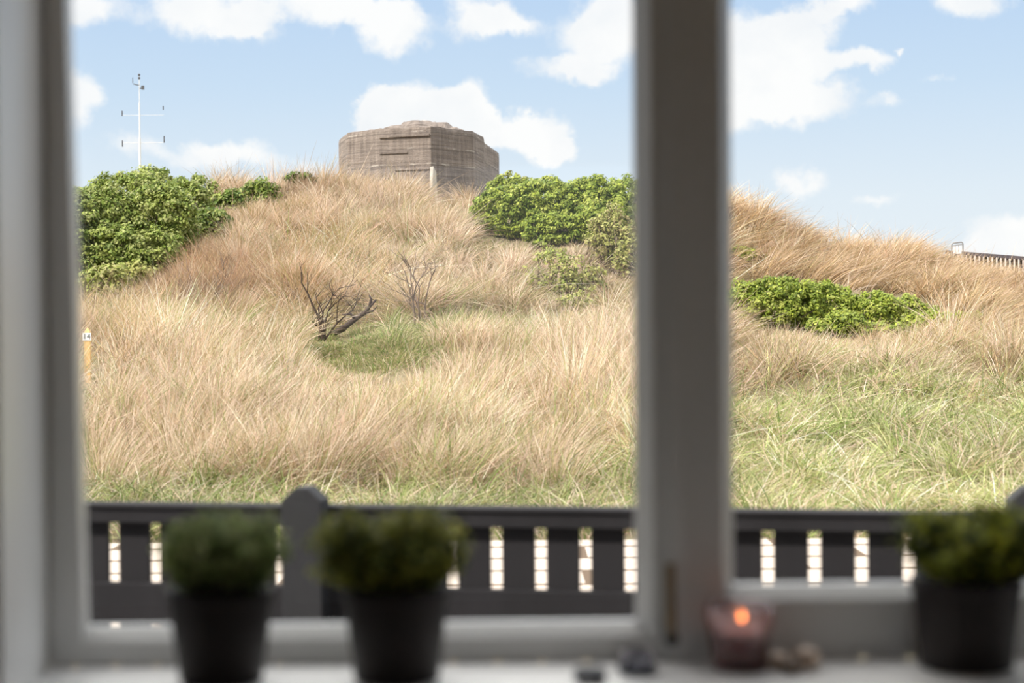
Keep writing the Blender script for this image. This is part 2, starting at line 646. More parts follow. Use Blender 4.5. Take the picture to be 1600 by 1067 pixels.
PAL = {
    'cream': (0.87, 0.71, 0.56), 'straw': (0.75, 0.56, 0.405), 'tan': (0.57, 0.425, 0.25), 'brown': (0.33, 0.23, 0.12),
    'orange': (0.68, 0.475, 0.265), 'pink': (0.84, 0.64, 0.48), 'green': (0.27, 0.35, 0.10), 'lime': (0.55, 0.56, 0.25),
    'olive': (0.33, 0.31, 0.12), 'dkgreen': (0.13, 0.20, 0.05), 'red': (0.54, 0.32, 0.19),
}
PN = list(PAL)
PV = np.array([PAL[k] for k in PN]) * 0.85
MIXES = {
    'pale': dict(cream=5, straw=3.8, tan=2.8, pink=3.0, brown=1.1, lime=.9, green=1.2, olive=.9),
    'slope': dict(cream=3.2, straw=4, tan=4.5, brown=2.4, orange=.6, olive=3.0, green=1.3),
    'crest': dict(cream=2.6, straw=4.5, tan=4.5, brown=1.8, pink=.7, olive=.6),
    'right': dict(orange=4, straw=3.5, tan=5, pink=1.5, brown=2.2, cream=1.2, olive=.8),
    'green': dict(green=4, lime=4.5, olive=1.5, cream=2.4, straw=2.2, dkgreen=.7),
    'lawn': dict(lime=4.5, green=3.4, cream=2.4, straw=2.2, dkgreen=.5, olive=1.2),
    'hollow': dict(green=3.4, dkgreen=1.8, lime=1.8, olive=2.6, straw=1.5, tan=1.3, cream=.6),
    'plume': dict(cream=6, straw=2.5, pink=1.5, tan=.8),
    'red': dict(red=5, tan=2.5, orange=2, pink=1.5, brown=1.5),
}
MX = {k: np.array([v.get(p, 0) for p in PN], float) for k, v in MIXES.items()}
MX = {k: v / v.sum() for k, v in MX.items()}


def uv_of(p):
    Y = p[:, 1]
    return 800 + FPX * p[:, 0] / Y, 500 - FPX * (p[:, 2] - EYE) / Y


def gauss(u, v, cu, cv, su, sv):
    return np.exp(-((u - cu) / su) ** 2 - ((v - cv) / sv) ** 2)


def weights(u, v, X, Y):
    """how much of each grass mixture grows at a place"""
    nz_ = vnoise(X * 0.9 + 3, Y * 0.6) - 0.5
    nz2 = vnoise(X * 2.3 + 13, Y * 1.7) - 0.5
    right = sstep(u, 1030, 1150)
    g = sstep(v + nz_ * 70 + nz2 * 50, 715, 768)
    gr = sstep(v + nz_ * 80 + nz2 * 50, 545, 640)
    lw = g * (1 - right) + gr * right
    mid = sstep(v + nz2 * 40, 515, 560) * (1 - lw)
    up = 1 - sstep(v, 330, 380)
    holl = np.clip(gauss(u, v, 565, 558, 95, 36) * 1.6 + gauss(u, v, 800, 515, 150, 16) * .9 + gauss(u, v, 700, 580, 90, 22) * .5, 0, 1)
    redw = np.clip(gauss(u, v, 330, 450, 115, 55) * 1.3, 0, 1) * (v < 520)
    out = {}
    rest = np.ones_like(u)
    for k, w in (('hollow', holl * (u < 1000)), ('red', redw), ('lawn', lw * right), ('green', lw * (1 - right)), ('right', right * (1 - mid * .65)),
                 ('pale', mid), ('crest', up)):
        out[k] = rest * np.clip(w, 0, 1)
        rest = rest * (1 - np.clip(w, 0, 1))
    out['slope'] = rest
    return out


def in_bunker(p):
    return (p[:, 0] > -4.6) & (p[:, 0] < 0.1) & (p[:, 1] > 39.8)


def foot_distance(px, py, lo=14.6, hi=37.5):
    """distance at which the ground first rises to a sight line"""
    Ys = np.arange(lo, hi, 0.1)
    Xs = (px - 800) / FPX * Ys
    vv = 500 - FPX * (ground(Xs, Ys) - EYE) / Ys
    hit = np.nonzero(vv <= py)[0]
    return float(Ys[hit[0]]) if len(hit) else hi


SHRUBS = {
    'mantle': [(205, 325, 95, 58), (160, 355, 60, 70), (250, 345, 62, 60), (165, 395, 60, 48), (120, 370, 40, 80), (235, 395, 45, 35), (290, 320, 45, 42), (300, 296, 38, 20), (240, 290, 50, 28), (288, 352, 38, 32), (262, 392, 34, 24)],
    'crest_small': [(402, 303, 36, 20), (358, 320, 30, 20), (335, 350, 24, 26)],
    'low': [(165, 440, 40, 26), (215, 428, 30, 18)],
    'crest_big': [(860, 325, 70, 50), (795, 335, 66, 46), (790, 302, 34, 26), (930, 325, 66, 50), (980, 315, 40, 40), (870, 360, 60, 28), (760, 345, 32, 20), (900, 320, 60, 40), (945, 345, 50, 36), (850, 310, 50, 34)],
    'willow': [(955, 375, 45, 58), (985, 400, 30, 50), (925, 440, 26, 26)],
    'lime': [(870, 430, 52, 45), (910, 470, 40, 22), (850, 400, 26, 20)],
    'broad': [(1215, 478, 85, 44), (1285, 485, 60, 44), (1360, 490, 55, 34), (1165, 475, 35, 36), (1410, 488, 40, 26), (1310, 512, 50, 22)],
    'trail': [(1450, 505, 42, 20), (1505, 505, 26, 16), (1380, 520, 40, 14)],
    'half': [(1158, 403, 20, 15)],
}


def grass_field():
    """tussocks over the whole dune; returns per-tussock arrays"""
    n = 21500
    Y = np.sqrt(RNG.uniform(12.1 ** 2, 38.5 ** 2, n))
    u = RNG.uniform(-310, 1910, n)
    X = (u - 800) / FPX * Y
    Z = ground(X, Y)
    P = np.stack([X, Y, Z], 1)
    return P


store = {'marram': [], 'right': [], 'near': [], 'red': [], 'hollow': []}


def emit(key, base, dirn, bend, L, wd, col, segs=4):
    # no grass grows through the crowns of the shrubs, or hides them
    u, v = uv_of(base)
    hp = L * FPX / base[:, 1]
    keep = np.ones(len(base), bool)
    for kk, blobs in SHRUBS.items():
        for bx, by, rx, ry in blobs:
            k = .5 if rx * ry < 1500 else .62
            e = ((u - bx) / rx) ** 2 + ((v - hp * k - by) / ry) ** 2
            e2 = ((u - bx) / rx) ** 2 + ((v - by) / ry) ** 2
            keep &= ~((e2 < .72) & (RNG.random(len(base)) < (.35 if kk in ('willow', 'lime', 'crest_small') else .93)))
            L = np.where(e < .95, L * .5, L)
    # short turf in the hollow and round the dead shrubs
    L = L * (1 - 0.62 * np.clip(gauss(u, v - hp * .3, 575, 570, 85, 42) * 1.4, 0, 1))
    for bx, by, rx, ry in ((503, 522, 46, 34), (655, 490, 26, 34), (565, 500, 42, 30)):
        e = ((u - bx) / rx) ** 2 + ((v - hp * .55 - by) / ry) ** 2
        L = np.where(e < 1.0, L * .38, L)
    # the marker post stands clear
    keep &= ~((np.abs(u - 138) < 16) & (v > 555) & (v - hp < 572))
    store[key].append(blades(base[keep], dirn[keep], bend[keep], L[keep], wd[keep], col[keep], segs=segs))


def pick_cols(w, n_each, idx, jitter=0.16):
    ks = list(w)
    Wm = np.stack([w[k] for k in ks], 1)
    prob = Wm @ np.stack([MX[k] for k in ks])
    prob = prob / prob.sum(1, keepdims=True)
    # every tuft leans to one colour of its mixture
    fav = np.array([RNG.choice(len(PN), p=p) for p in prob])
    cum = np.cumsum(prob, 1)[idx]
    r = RNG.random(len(idx))
    c = (r[:, None] > cum).sum(1).clip(0, len(PN) - 1)
    take = RNG.random(len(idx)) < 0.55
    c = np.where(take, fav[idx], c)
    col = PV[c] * RNG.normal(1.0, jitter, (len(idx), 1)).clip(0.55, 1.5)
    return np.clip(col * RNG.normal(1, 0.04, (len(idx), 3)), 0.01, 0.92)


def grow():
    P = grass_field()
    u, v = uv_of(P)
    w = weights(u, v, P[:, 0], P[:, 1])
    right = sstep(u, 1030, 1150)
    lawn = w['lawn'] + w['green']
    slope = w['slope'] + w['right']
    red = w['red']
    holl = w['hollow']
    size = RNG.lognormal(0, 0.30, len(P))
    patch = vnoise(P[:, 0] * 1.5 + 31, P[:, 1] * 1.1 + 7)
    patch2 = vnoise(P[:, 0] * 0.7 + 3, P[:, 1] * 0.5 + 17)
    size = size * (0.62 + 0.8 * patch)
    kind = RNG.random(len(P))
    plume = (kind < 0.22 + 0.25 * (patch - .5)) & (lawn < .5)
    mat_ = (kind > 0.78) & (lawn < .5)
    # height of each tuft
    H = 0.60 * w['pale'] + 0.56 * w['crest'] + 0.58 * w['slope'] + 0.50 * w['right'] + 0.34 * w['lawn'] + 0.33 * w['green'] + 0.60 * w['red'] + 0.11 * w['hollow']
    H = H * (1 - 0.62 * np.clip(gauss(u, v, 570, 612, 90, 50) * 1.6, 0, 1))
    H = H * size.clip(0.35, 1.5) * np.where(plume, 1.12, 1.0) * np.where(mat_, 0.8, 1.0)
    spread = 0.11 * w['pale'] + 0.15 * w['crest'] + 0.17 * w['slope'] + 0.16 * w['right'] + 0.15 * lawn + 0.14 * red + 0.2 * holl
    dens = (20 + 6 * w['crest']) * np.where(plume, 1.7, 1.0) * (0.35 + 1.3 * patch)
    spread = spread * np.where(plume, 0.6, 1.0) * np.where(mat_, 1.3, 1.0)
    nb = np.maximum(3, RNG.poisson(dens)).astype(int)
    # grass gives way to the shrubs and the bunker corner
    kill = in_bunker(P) | ((P[:, 1] > 30.5) & (u > 655) & (u < 692) & (v < 345) & (v > 300))
    kill |= (P[:, 1] > 31.5) & (u > 650) & (u < 735) & (v < 352 - np.abs(u - 680) * 0.5)
    nb[kill] = 0
    for kk, blobs in SHRUBS.items():
        if kk in ('willow', 'lime', 'crest_small'):
            continue
        for bx, by, rx, ry in blobs:
            e = ((u - bx) / (rx * 1.0)) ** 2 + ((v - by) / (ry * 1.0)) ** 2
            nb[(e < 1.0) & (RNG.random(len(P)) < (.96 if rx * ry > 900 else .6))] = 0
    idx = np.repeat(np.arange(len(P)), nb)
    m = len(idx)
    a = RNG.uniform(0, 2 * np.pi, m)
    rr = np.abs(RNG.normal(0, 1, m))
    outv = np.stack([np.cos(a), np.sin(a), np.zeros(m)], 1)
    base = P[idx] + outv * (rr * spread[idx] * 0.8)[:, None]
    base[:, 2] = ground(base[:, 0], base[:, 1]) - 0.02
    # direction of each blade: up, outward, plus the tuft's own lean and the wind (towards +x)
    tl = RNG.normal(0, 1, (len(P), 2)) * (0.16 + 0.26 * w['slope'] + 0.10 * w['right'])[:, None]
    windx = 0.10 + 0.05 * w['pale'] + 0.30 * w['right'] + 0.04 * w['slope'] + 0.10 * w['crest']
    lean = outv * (0.14 + 0.30 * rr * (0.5 + 0.6 * slope[idx] + 0.7 * lawn[idx]))[:, None]
    dirn = np.stack([lean[:, 0] + tl[idx, 0] + windx[idx], lean[:, 1] + tl[idx, 1] - 0.1, np.ones(m)], 1)
    dirn += RNG.normal(0, 0.20, (m, 3)) * np.array([1.2, 1, .6])
    flop = (0.18 + 0.42 * slope + 0.35 * lawn + 0.10 * w['pale'] + 0.2 * w['crest'])[idx] * np.abs(RNG.normal(1, 0.6, m))
    flop = flop * np.where(plume, 0.45, 1.0)[idx] * np.where(mat_, 2.0, 1.0)[idx]
    hd = unit(dirn * np.array([1, 1, 0]) + 1e-6)
    bend = hd * (flop * 0.9)[:, None]
    bend[:, 2] = -flop * 0.55
    L = H[idx] * RNG.uniform(0.55, 1.15, m)
    L *= np.where(RNG.random(m) < 0.04, 1.3, 1.0)
    wd = (0.0034 + 0.00016 * base[:, 1]) * RNG.uniform(0.7, 1.4, m) * (1 + 0.55 * lawn[idx] - 0.25 * red[idx])
    col = pick_cols(w, nb, idx)
    bright = (RNG.normal(1.0, 0.12, len(P)) * (0.80 + 0.40 * patch2) * np.where(plume, 1.14, 1.0) * np.where(mat_, 0.9, 1.0))[idx][:, None]
    col = np.clip(col * bright, 0.01, 0.9)
    rgt = right[idx] > 0.5
    lw = lawn[idx] > 0.5
    rd = red[idx] > 0.5
    hl = holl[idx] > 0.5
    for key, mask in (('near', lw), ('hollow', hl & ~lw), ('red', rd & ~lw & ~hl), ('right', rgt & ~lw & ~hl & ~rd), ('marram', ~rgt & ~lw & ~hl & ~rd)):
        if mask.any():
            emit(key, base[mask], dirn[mask], bend[mask], L[mask], wd[mask], col[mask])


def tufts(px_list, n, h, spread, mixk, key='marram', wind=0.1, flop=0.25, width=1.0):
    """large named clumps standing where they catch the eye"""
    for px, py, Y, k in px_list:
        c = at(px, py, Y)
        m = int(n * k)
        a = RNG.uniform(0, 2 * np.pi, m)
        rr = np.sqrt(RNG.random(m)) * 1.1
        outv = np.stack([np.cos(a), np.sin(a), np.zeros(m)], 1)
        base = np.array([c.x, c.y, 0.0]) + outv * (rr * spread * k)[:, None]
        base[:, 2] = ground(base[:, 0], base[:, 1]) - 0.02
        dirn = np.stack([outv[:, 0] * rr * 0.42 + wind, outv[:, 1] * rr * 0.42 - 0.08, np.ones(m)], 1) + RNG.normal(0, 0.09, (m, 3))
        fl = flop * np.abs(RNG.normal(1, 0.5, m)) * (0.5 + rr)
        hd = unit(dirn * np.array([1, 1, 0]) + 1e-6)
        bend = hd * fl[:, None]
        bend[:, 2] = -fl * 0.6
        cc = RNG.choice(len(PN), m, p=MX[mixk])
        col = np.clip(PV[cc] * RNG.normal(1.05, 0.13, (m, 1)), 0.02, 0.92)
        emit(key, base, dirn, bend, h * k * RNG.uniform(0.6, 1.12, m), (0.0042 + 0.00019 * base[:, 1]) * RNG.uniform(0.7, 1.3, m) * width, col, segs=5)


grow()
# tall clumps of the crest, round the bunker
tufts([(560, 305, 37.4, .8), (600, 308, 37.0, .95), (640, 318, 37.0, .6), (575, 330, 35.5, .85), (620, 335, 35.2, .85), (540, 322, 36, .7),
       (738, 318, 38.0, .85), (760, 312, 37.6, .85), (705, 345, 36.2, .5), (716, 330, 37.5, .4)], 620, 0.95, 0.42, 'crest', wind=0.08, flop=0.42)
# pale upright bunches on the upper slope
tufts([(375, 365, 33.5, .9), (400, 372, 33, .8), (435, 375, 33, .7), (470, 330, 35, .55), (500, 330, 35, .55), (455, 345, 34, .6),
       (640, 400, 32, .9), (675, 398, 32, .9), (610, 410, 31, .7), (380, 300, 35.6, .6), (300, 470, 29, .6)], 420, 0.85, 0.30, 'crest', wind=0.05, flop=0.15)
# short turf carpeting the hollow
tf = []
while len(tf) < 330:
    x, y = random.uniform(490, 660), random.uniform(498, 600)
    if gauss(x, y, 570, 545, 68, 32) > random.uniform(.15, .5):
        tf.append((x, y, foot_distance(x, y), random.uniform(.6, 1.0)))
tf += [(x, y, foot_distance(x, y), .6) for x, y in ((random.uniform(690, 900), random.uniform(505, 530)) for _ in range(60))]
tufts(tf, 110, 0.42, 0.30, 'hollow', key='hollow', wind=0.05, flop=0.4)
# pale upright plumes scattered over the slope
pl = []
while len(pl) < 75:
    x, y = random.uniform(250, 960), random.uniform(300, 500)
    if gauss(x, y, 330, 450, 80, 40) > .5 or (x > 720 and y < 400):
        continue
    pl.append((x, y, foot_distance(x, y), random.uniform(.45, .85)))
tufts(pl, 300, 0.85, 0.24, 'plume', wind=0.08, flop=0.22)
# creamy bunches along the foot of the slope
foot = [(random.uniform(150, 990), random.uniform(560, 705)) for _ in range(95)]
foot = [(x, y, 14.5 + (720 - y) / 190 * 8.0, random.uniform(.55, .95)) for x, y in foot]
tufts(foot, 240, 0.80, 0.24, 'pale', wind=0.16, flop=0.22)
row = [(x + random.uniform(-14, 14), 545 + random.uniform(-12, 14), 22.6, random.uniform(.6, .9)) for x in range(160, 470, 24)]
row += [(x + random.uniform(-14, 14), 555 + random.uniform(-20, 20), 22.0, random.uniform(.6, .95)) for x in range(700, 1000, 26)]
tufts(row, 260, 0.85, 0.25, 'pale', wind=0.16, flop=0.25)
rrow = [(random.uniform(1150, 1620), random.uniform(520, 585), random.uniform(21.8, 24.5), random.uniform(.5, .85)) for _ in range(42)]
tufts(rrow, 240, 0.75, 0.26, 'pale', key='right', wind=0.22, flop=0.3)
# swept clumps on the right-hand dune
sw = [(random.uniform(1150, 1630), random.uniform(375, 480), random.uniform(28, 33.5), random.uniform(.6, 1.0)) for _ in range(70)]
tufts(sw, 220, 0.72, 0.30, 'right', key='right', wind=0.62, flop=0.35)
# arching clump beside the hollow
tufts([(800, 480, 26.5, .95), (780, 465, 27.5, .8), (470, 470, 27, .6)], 520, 0.85, 0.3, 'slope', wind=0.05, flop=0.75)


def flush(key, name, label, cat):
    parts = store[key]
    offs, Vs, Fs, Cs = 0, [], [], []
    for V, F, C in parts:
        Vs.append(V)
        Fs.append(F + offs)
        Cs.append(C)
        offs += len(V)
    o = mesh_from_arrays(name, np.concatenate(Vs), np.concatenate(Fs), np.concatenate(Cs), M['blade'])
    return tag(o, label, cat, None, 'stuff')


flush('marram', 'marram_grass', 'dry straw-coloured marram grass covering the dune below the bunker', 'grass')
flush('right', 'windswept_grass', 'orange-tan windswept grass on the lower dune past the thick window post', 'grass')
flush('near', 'meadow_grass', 'short green and yellow grass at the foot of the dune, just above the fence', 'grass')
flush('red', 'reddish_grass', 'reddish brown twiggy grass patch below the big green shrub', 'grass')
flush('hollow', 'mossy_grass', 'short dark green turf in the hollow around the dead shrubs', 'grass')


# ------------------------------------------------------------------ shrubs
def shrub(name, label, cat, blobs, cols, leaf=0.05, nclump=260, per=70, clump=0.17, stems=70, group=None, up=0.5, stemmat='twig', hollow_=0.5):
    """blobs: (px, py, half width px, half height px, distance)"""
    c0 = at(blobs[0][0], blobs[0][1], blobs[0][4] if len(blobs[0]) > 4 else foot_distance(blobs[0][0], blobs[0][1] + blobs[0][3] * 0.75))
    root = empty(name, (c0.x, c0.y, float(ground(c0.x, c0.y))))
    tag(root, label, cat, group)
    O = np.array(root.location)
    cents, scs, grounds = [], [], []
    tot = sum(b[2] * b[3] for b in blobs)
    for bl in blobs:
        px, py, rx, ry = bl[:4]
        Y = bl[4] if len(bl) > 4 else foot_distance(px, py + ry * 0.75)
        c = np.array(at(px, py, Y))
        rad = np.array([rx * Y / FPX, max(rx * Y / FPX * 0.55, ry * Y / FPX * 0.8), ry * Y / FPX])
        n = max(4, int(nclump * rx * ry / tot))
        d = unit(RNG.normal(size=(n, 3)))
        d[:, 1] = -np.abs(d[:, 1]) * 0.9 + 0.25 * RNG.random(n)
        r = RNG.uniform(hollow_, 1.0, n) ** 0.6
        p = c + d * r[:, None] * rad * (1 - clump * 0.4)
        gz = ground(p[:, 0], p[:, 1])
        p[:, 2] = np.maximum(p[:, 2], gz + 0.12)
        cents.append(p)
        scs.append(RNG.uniform(0.6, 1.25, n) * clump)
    C = np.concatenate(cents)
    sc = np.concatenate(scs)
    idx = np.repeat(np.arange(len(C)), per)
    m = len(idx)
    d = unit(RNG.normal(size=(m, 3)) + np.array([0, -0.15, 0.25]))
    P = C[idx] + d * (sc[idx] * RNG.uniform(0.35, 1.0, m))[:, None] * np.array([1, 1, 0.8])
    nrm = d + np.array([-0.25, -0.3, up]) + RNG.normal(0, 0.45, (m, 3))
    cols = np.array(cols)
    fav = RNG.integers(0, len(cols), len(C))
    ci = np.where(RNG.random(m) < 0.55, fav[idx], RNG.integers(0, len(cols), m))
    tint = np.clip(0.74 * cols[ci] * RNG.normal(1, 0.18, (m, 1)), 0.01, 0.9)
    V, F, T_ = leaves(P - O, nrm, leaf * RNG.uniform(0.6, 1.3, m), tint)
    mesh_from_arrays('foliage', V, F, T_, M['leaf'], root)
    sm = MB()
    for k in RNG.choice(len(C), min(stems, len(C)), replace=False):
        p = C[k]
        bx, by = p[0] * 0.75 + c0.x * 0.25 + RNG.normal(0, 0.1), p[1] + RNG.uniform(0.0, 0.35)
        b = np.array([bx, by, float(ground(bx, by)) - 0.03])
        q = (b + p) / 2 + RNG.normal(0, 0.06, 3)
        e = p + np.array([0, 0, 0.06])
        sm.tube([b - O, q - O, p - O, e - O], [0.014, 0.010, 0.006, 0.003], 5)
    st = sm.build('stems', M[stemmat], root)
    st['kind'] = 'stuff'
    return root


GRN = [(0.40, 0.47, 0.10), (0.48, 0.53, 0.15), (0.28, 0.37, 0.07), (0.52, 0.55, 0.20), (0.22, 0.30, 0.06)]
BRT = [(0.45, 0.52, 0.07), (0.56, 0.60, 0.13), (0.31, 0.40, 0.055), (0.39, 0.47, 0.08), (0.21, 0.29, 0.04)]
YLW = [(0.50, 0.50, 0.15), (0.58, 0.55, 0.20), (0.38, 0.40, 0.12), (0.46, 0.38, 0.17)]
DRK = [(0.10, 0.17, 0.03), (0.15, 0.24, 0.04), (0.24, 0.33, 0.06)]

shrub('rose_shrub', 'large rounded green shrub mantling the dune under the mast', 'shrub',
      SHRUBS['mantle'],
      GRN, leaf=0.042, nclump=1000, per=80, clump=0.16, stems=120, hollow_=0.7)
shrub('rose_shrub', 'small dark-centred green shrub near the crest between mast and bunker', 'shrub',
      SHRUBS['crest_small'], GRN + DRK, leaf=0.05, nclump=120, per=60, clump=0.17, stems=40)
shrub('leafy_sprig', 'tiny dark green sprig poking over the crest line', 'shrub',
      [(470, 279, 24, 9, 36.0)], DRK, leaf=0.05, nclump=22, per=26, clump=0.10, stems=10)
shrub('low_shrub', 'yellow-green low shrub at the foot of the large rounded shrub', 'shrub',
      SHRUBS['low'], GRN[:2] + YLW[:2], leaf=0.05, nclump=90, per=50, clump=0.15, stems=40)
shrub('rose_shrub', 'dense bright green shrub on the crest just past the bunker', 'shrub',
      SHRUBS['crest_big'],
      BRT, leaf=0.042, nclump=950, per=80, clump=0.125, stems=120, hollow_=0.6)
shrub('willow_shrub', 'pale yellow-green twiggy shrub below the dense crest shrub', 'shrub',
      SHRUBS['willow'], YLW, leaf=0.042, nclump=170, per=26, clump=0.14, stems=150, hollow_=0.3)
shrub('willow_shrub', 'sparse lime-tinted shrub on mid slope beside the pale twiggy one', 'shrub',
      SHRUBS['lime'], YLW[:3] + GRN[:1], leaf=0.036, nclump=100, per=22, clump=0.14, stems=60, hollow_=0.3)
shrub('rose_shrub', 'broad bright green shrub low on the far dune, behind the third pot', 'shrub',
      SHRUBS['broad'],
      BRT, leaf=0.036, nclump=700, per=70, clump=0.125, stems=120, hollow_=0.6)
shrub('rose_shrub', 'low green shrub trailing off the end of the broad one', 'shrub',
      SHRUBS['trail'], BRT[:3] + GRN[:2], leaf=0.042, nclump=110, per=48, clump=0.12, stems=40)
shrub('leafy_sprig', 'little green shrub half hidden by the thick window post', 'shrub',
      SHRUBS['half'], BRT, leaf=0.045, nclump=24, per=40, clump=0.13, stems=10)
shrub('leafy_sprig', 'small leafy sprig against the sky at the bunker corner', 'shrub',
      [(790, 274, 10, 9, 36.5), (812, 280, 11, 8, 36.5)], BRT[:2] + YLW[:1], leaf=0.05, nclump=12, per=22, clump=0.09, stems=6)


# leafless shrubs: every one a branching skeleton
def bare_shrub(name, label, px, py, Y, h, n, matname, spread=0.5, lean=0.0, seed=1, r0=0.018, depth=3, up=1.0):
    rnd = random.Random(seed)
    Y = foot_distance(px, py) + .1
    c = at(px, py, Y)
    g = float(ground(c.x, c.y))
    root = None
    m = MB()
    base_z = min(g, c.z) - 0.04

    def grow_(p, d, L, r, k):
        pts = [p]
        q = p
        dd = d.copy()
        for _ in range(3):
            dd = (dd + Vector((rnd.gauss(0, .22), rnd.gauss(0, .22), rnd.gauss(0.04, .14)))).normalized()
            q = q + dd * L / 3
            pts.append(q)
        m.tube(pts, [r, r * .85, r * .7, r * .5], 6)
        if k > 0:
            for j in range(rnd.choice((2, 3))):
                s = rnd.choice((1, 2, 3))
                nd = (dd + Vector((rnd.gauss(0, .6), rnd.gauss(0, .5), rnd.gauss(.15, .35)))).normalized()
                grow_(pts[s], nd, L * rnd.uniform(.5, .8), r * .55, k - 1)
    for i in range(n):
        d = Vector((rnd.gauss(lean, spread), rnd.gauss(0, spread * .6), up)).normalized()
        b = Vector((rnd.gauss(0, .05), rnd.gauss(0, .05), 0))
        grow_(b, d, h * rnd.uniform(.4, .6), r0 * rnd.uniform(.7, 1.1), depth)
    o = m.build(name, M[matname])
    o.location = (c.x, c.y, base_z)
    tag(o, label, 'shrub' if 'shrub' in name or 'bush' in name else 'branch')
    return o


bare_shrub('dead_shrub', 'dark leafless shrub forking up from the turf of the hollow', 503, 535, 24.2, 1.15, 5, 'twig_dark', .42, 0.1, 5, .022)
bare_shrub('dead_shrub', 'thin bare shrub standing upright in the middle of the slope, away from the hollow turf', 655, 512, 25.6, 1.15, 4, 'twig', .26, 0.0, 9, .018)
bare_shrub('dead_shrub', 'lone bare twig rising behind the fallen branch', 604, 482, 27.6, 1.1, 1, 'twig', .15, 0.05, 12, .014, 1)
bare_shrub('dead_shrub', 'low grey leafless shrub next to the forking dark one', 470, 500, 25.5, 0.6, 5, 'twig', .6, 0.0, 15, .012, 3)
bare_shrub('thorny_bush', 'tangled brown leafless bush beside the numbered post', 168, 500, 28.0, 0.95, 16, 'twig', .8, 0.1, 21, .009, 3, .8)
bare_shrub('twig_bush', 'fine reddish leafless bush in the middle of the reddish grass', 330, 495, 28.2, 1.25, 22, 'twig', .55, 0.1, 33, .007, 3)
# fallen branch
fb = MB()
p0 = [at(538, 512, 25.2), at(556, 498, 25.1), at(570, 489, 25.0), at(578, 478, 25.0), at(588, 468, 25.0)]
base_pt = Vector(p0[0])
q0 = [p - base_pt for p in p0]
fb.tube(q0, [.042, .036, .032, .026, .014], 7)
fb.tube([q0[3], q0[3] + Vector((.02, 0, .10)), q0[3] + Vector((-.01, 0, .16))], [.026, .02, .01], 6)
fb.tube([q0[2], q0[2] + Vector((.12, -.05, .03)), q0[2] + Vector((.18, -.06, .09))], [.022, .016, .008], 6)
fb.tube([q0[1], q0[1] + Vector((-.08, -.03, .07)), q0[1] + Vector((-.20, -.03, .06))], [.03, .02, .01], 6)
fb.tube([q0[0] + Vector((-.35, .02, -.14)), q0[0] + Vector((-.15, 0, -.08)), q0[0]], [.03, .045, .05], 7)
o = fb.build('fallen_branch', M['twig_dark'], smooth=True)
o.location = base_pt
tag(o, 'short thick dark dead branch curving up out of the turf', 'branch')


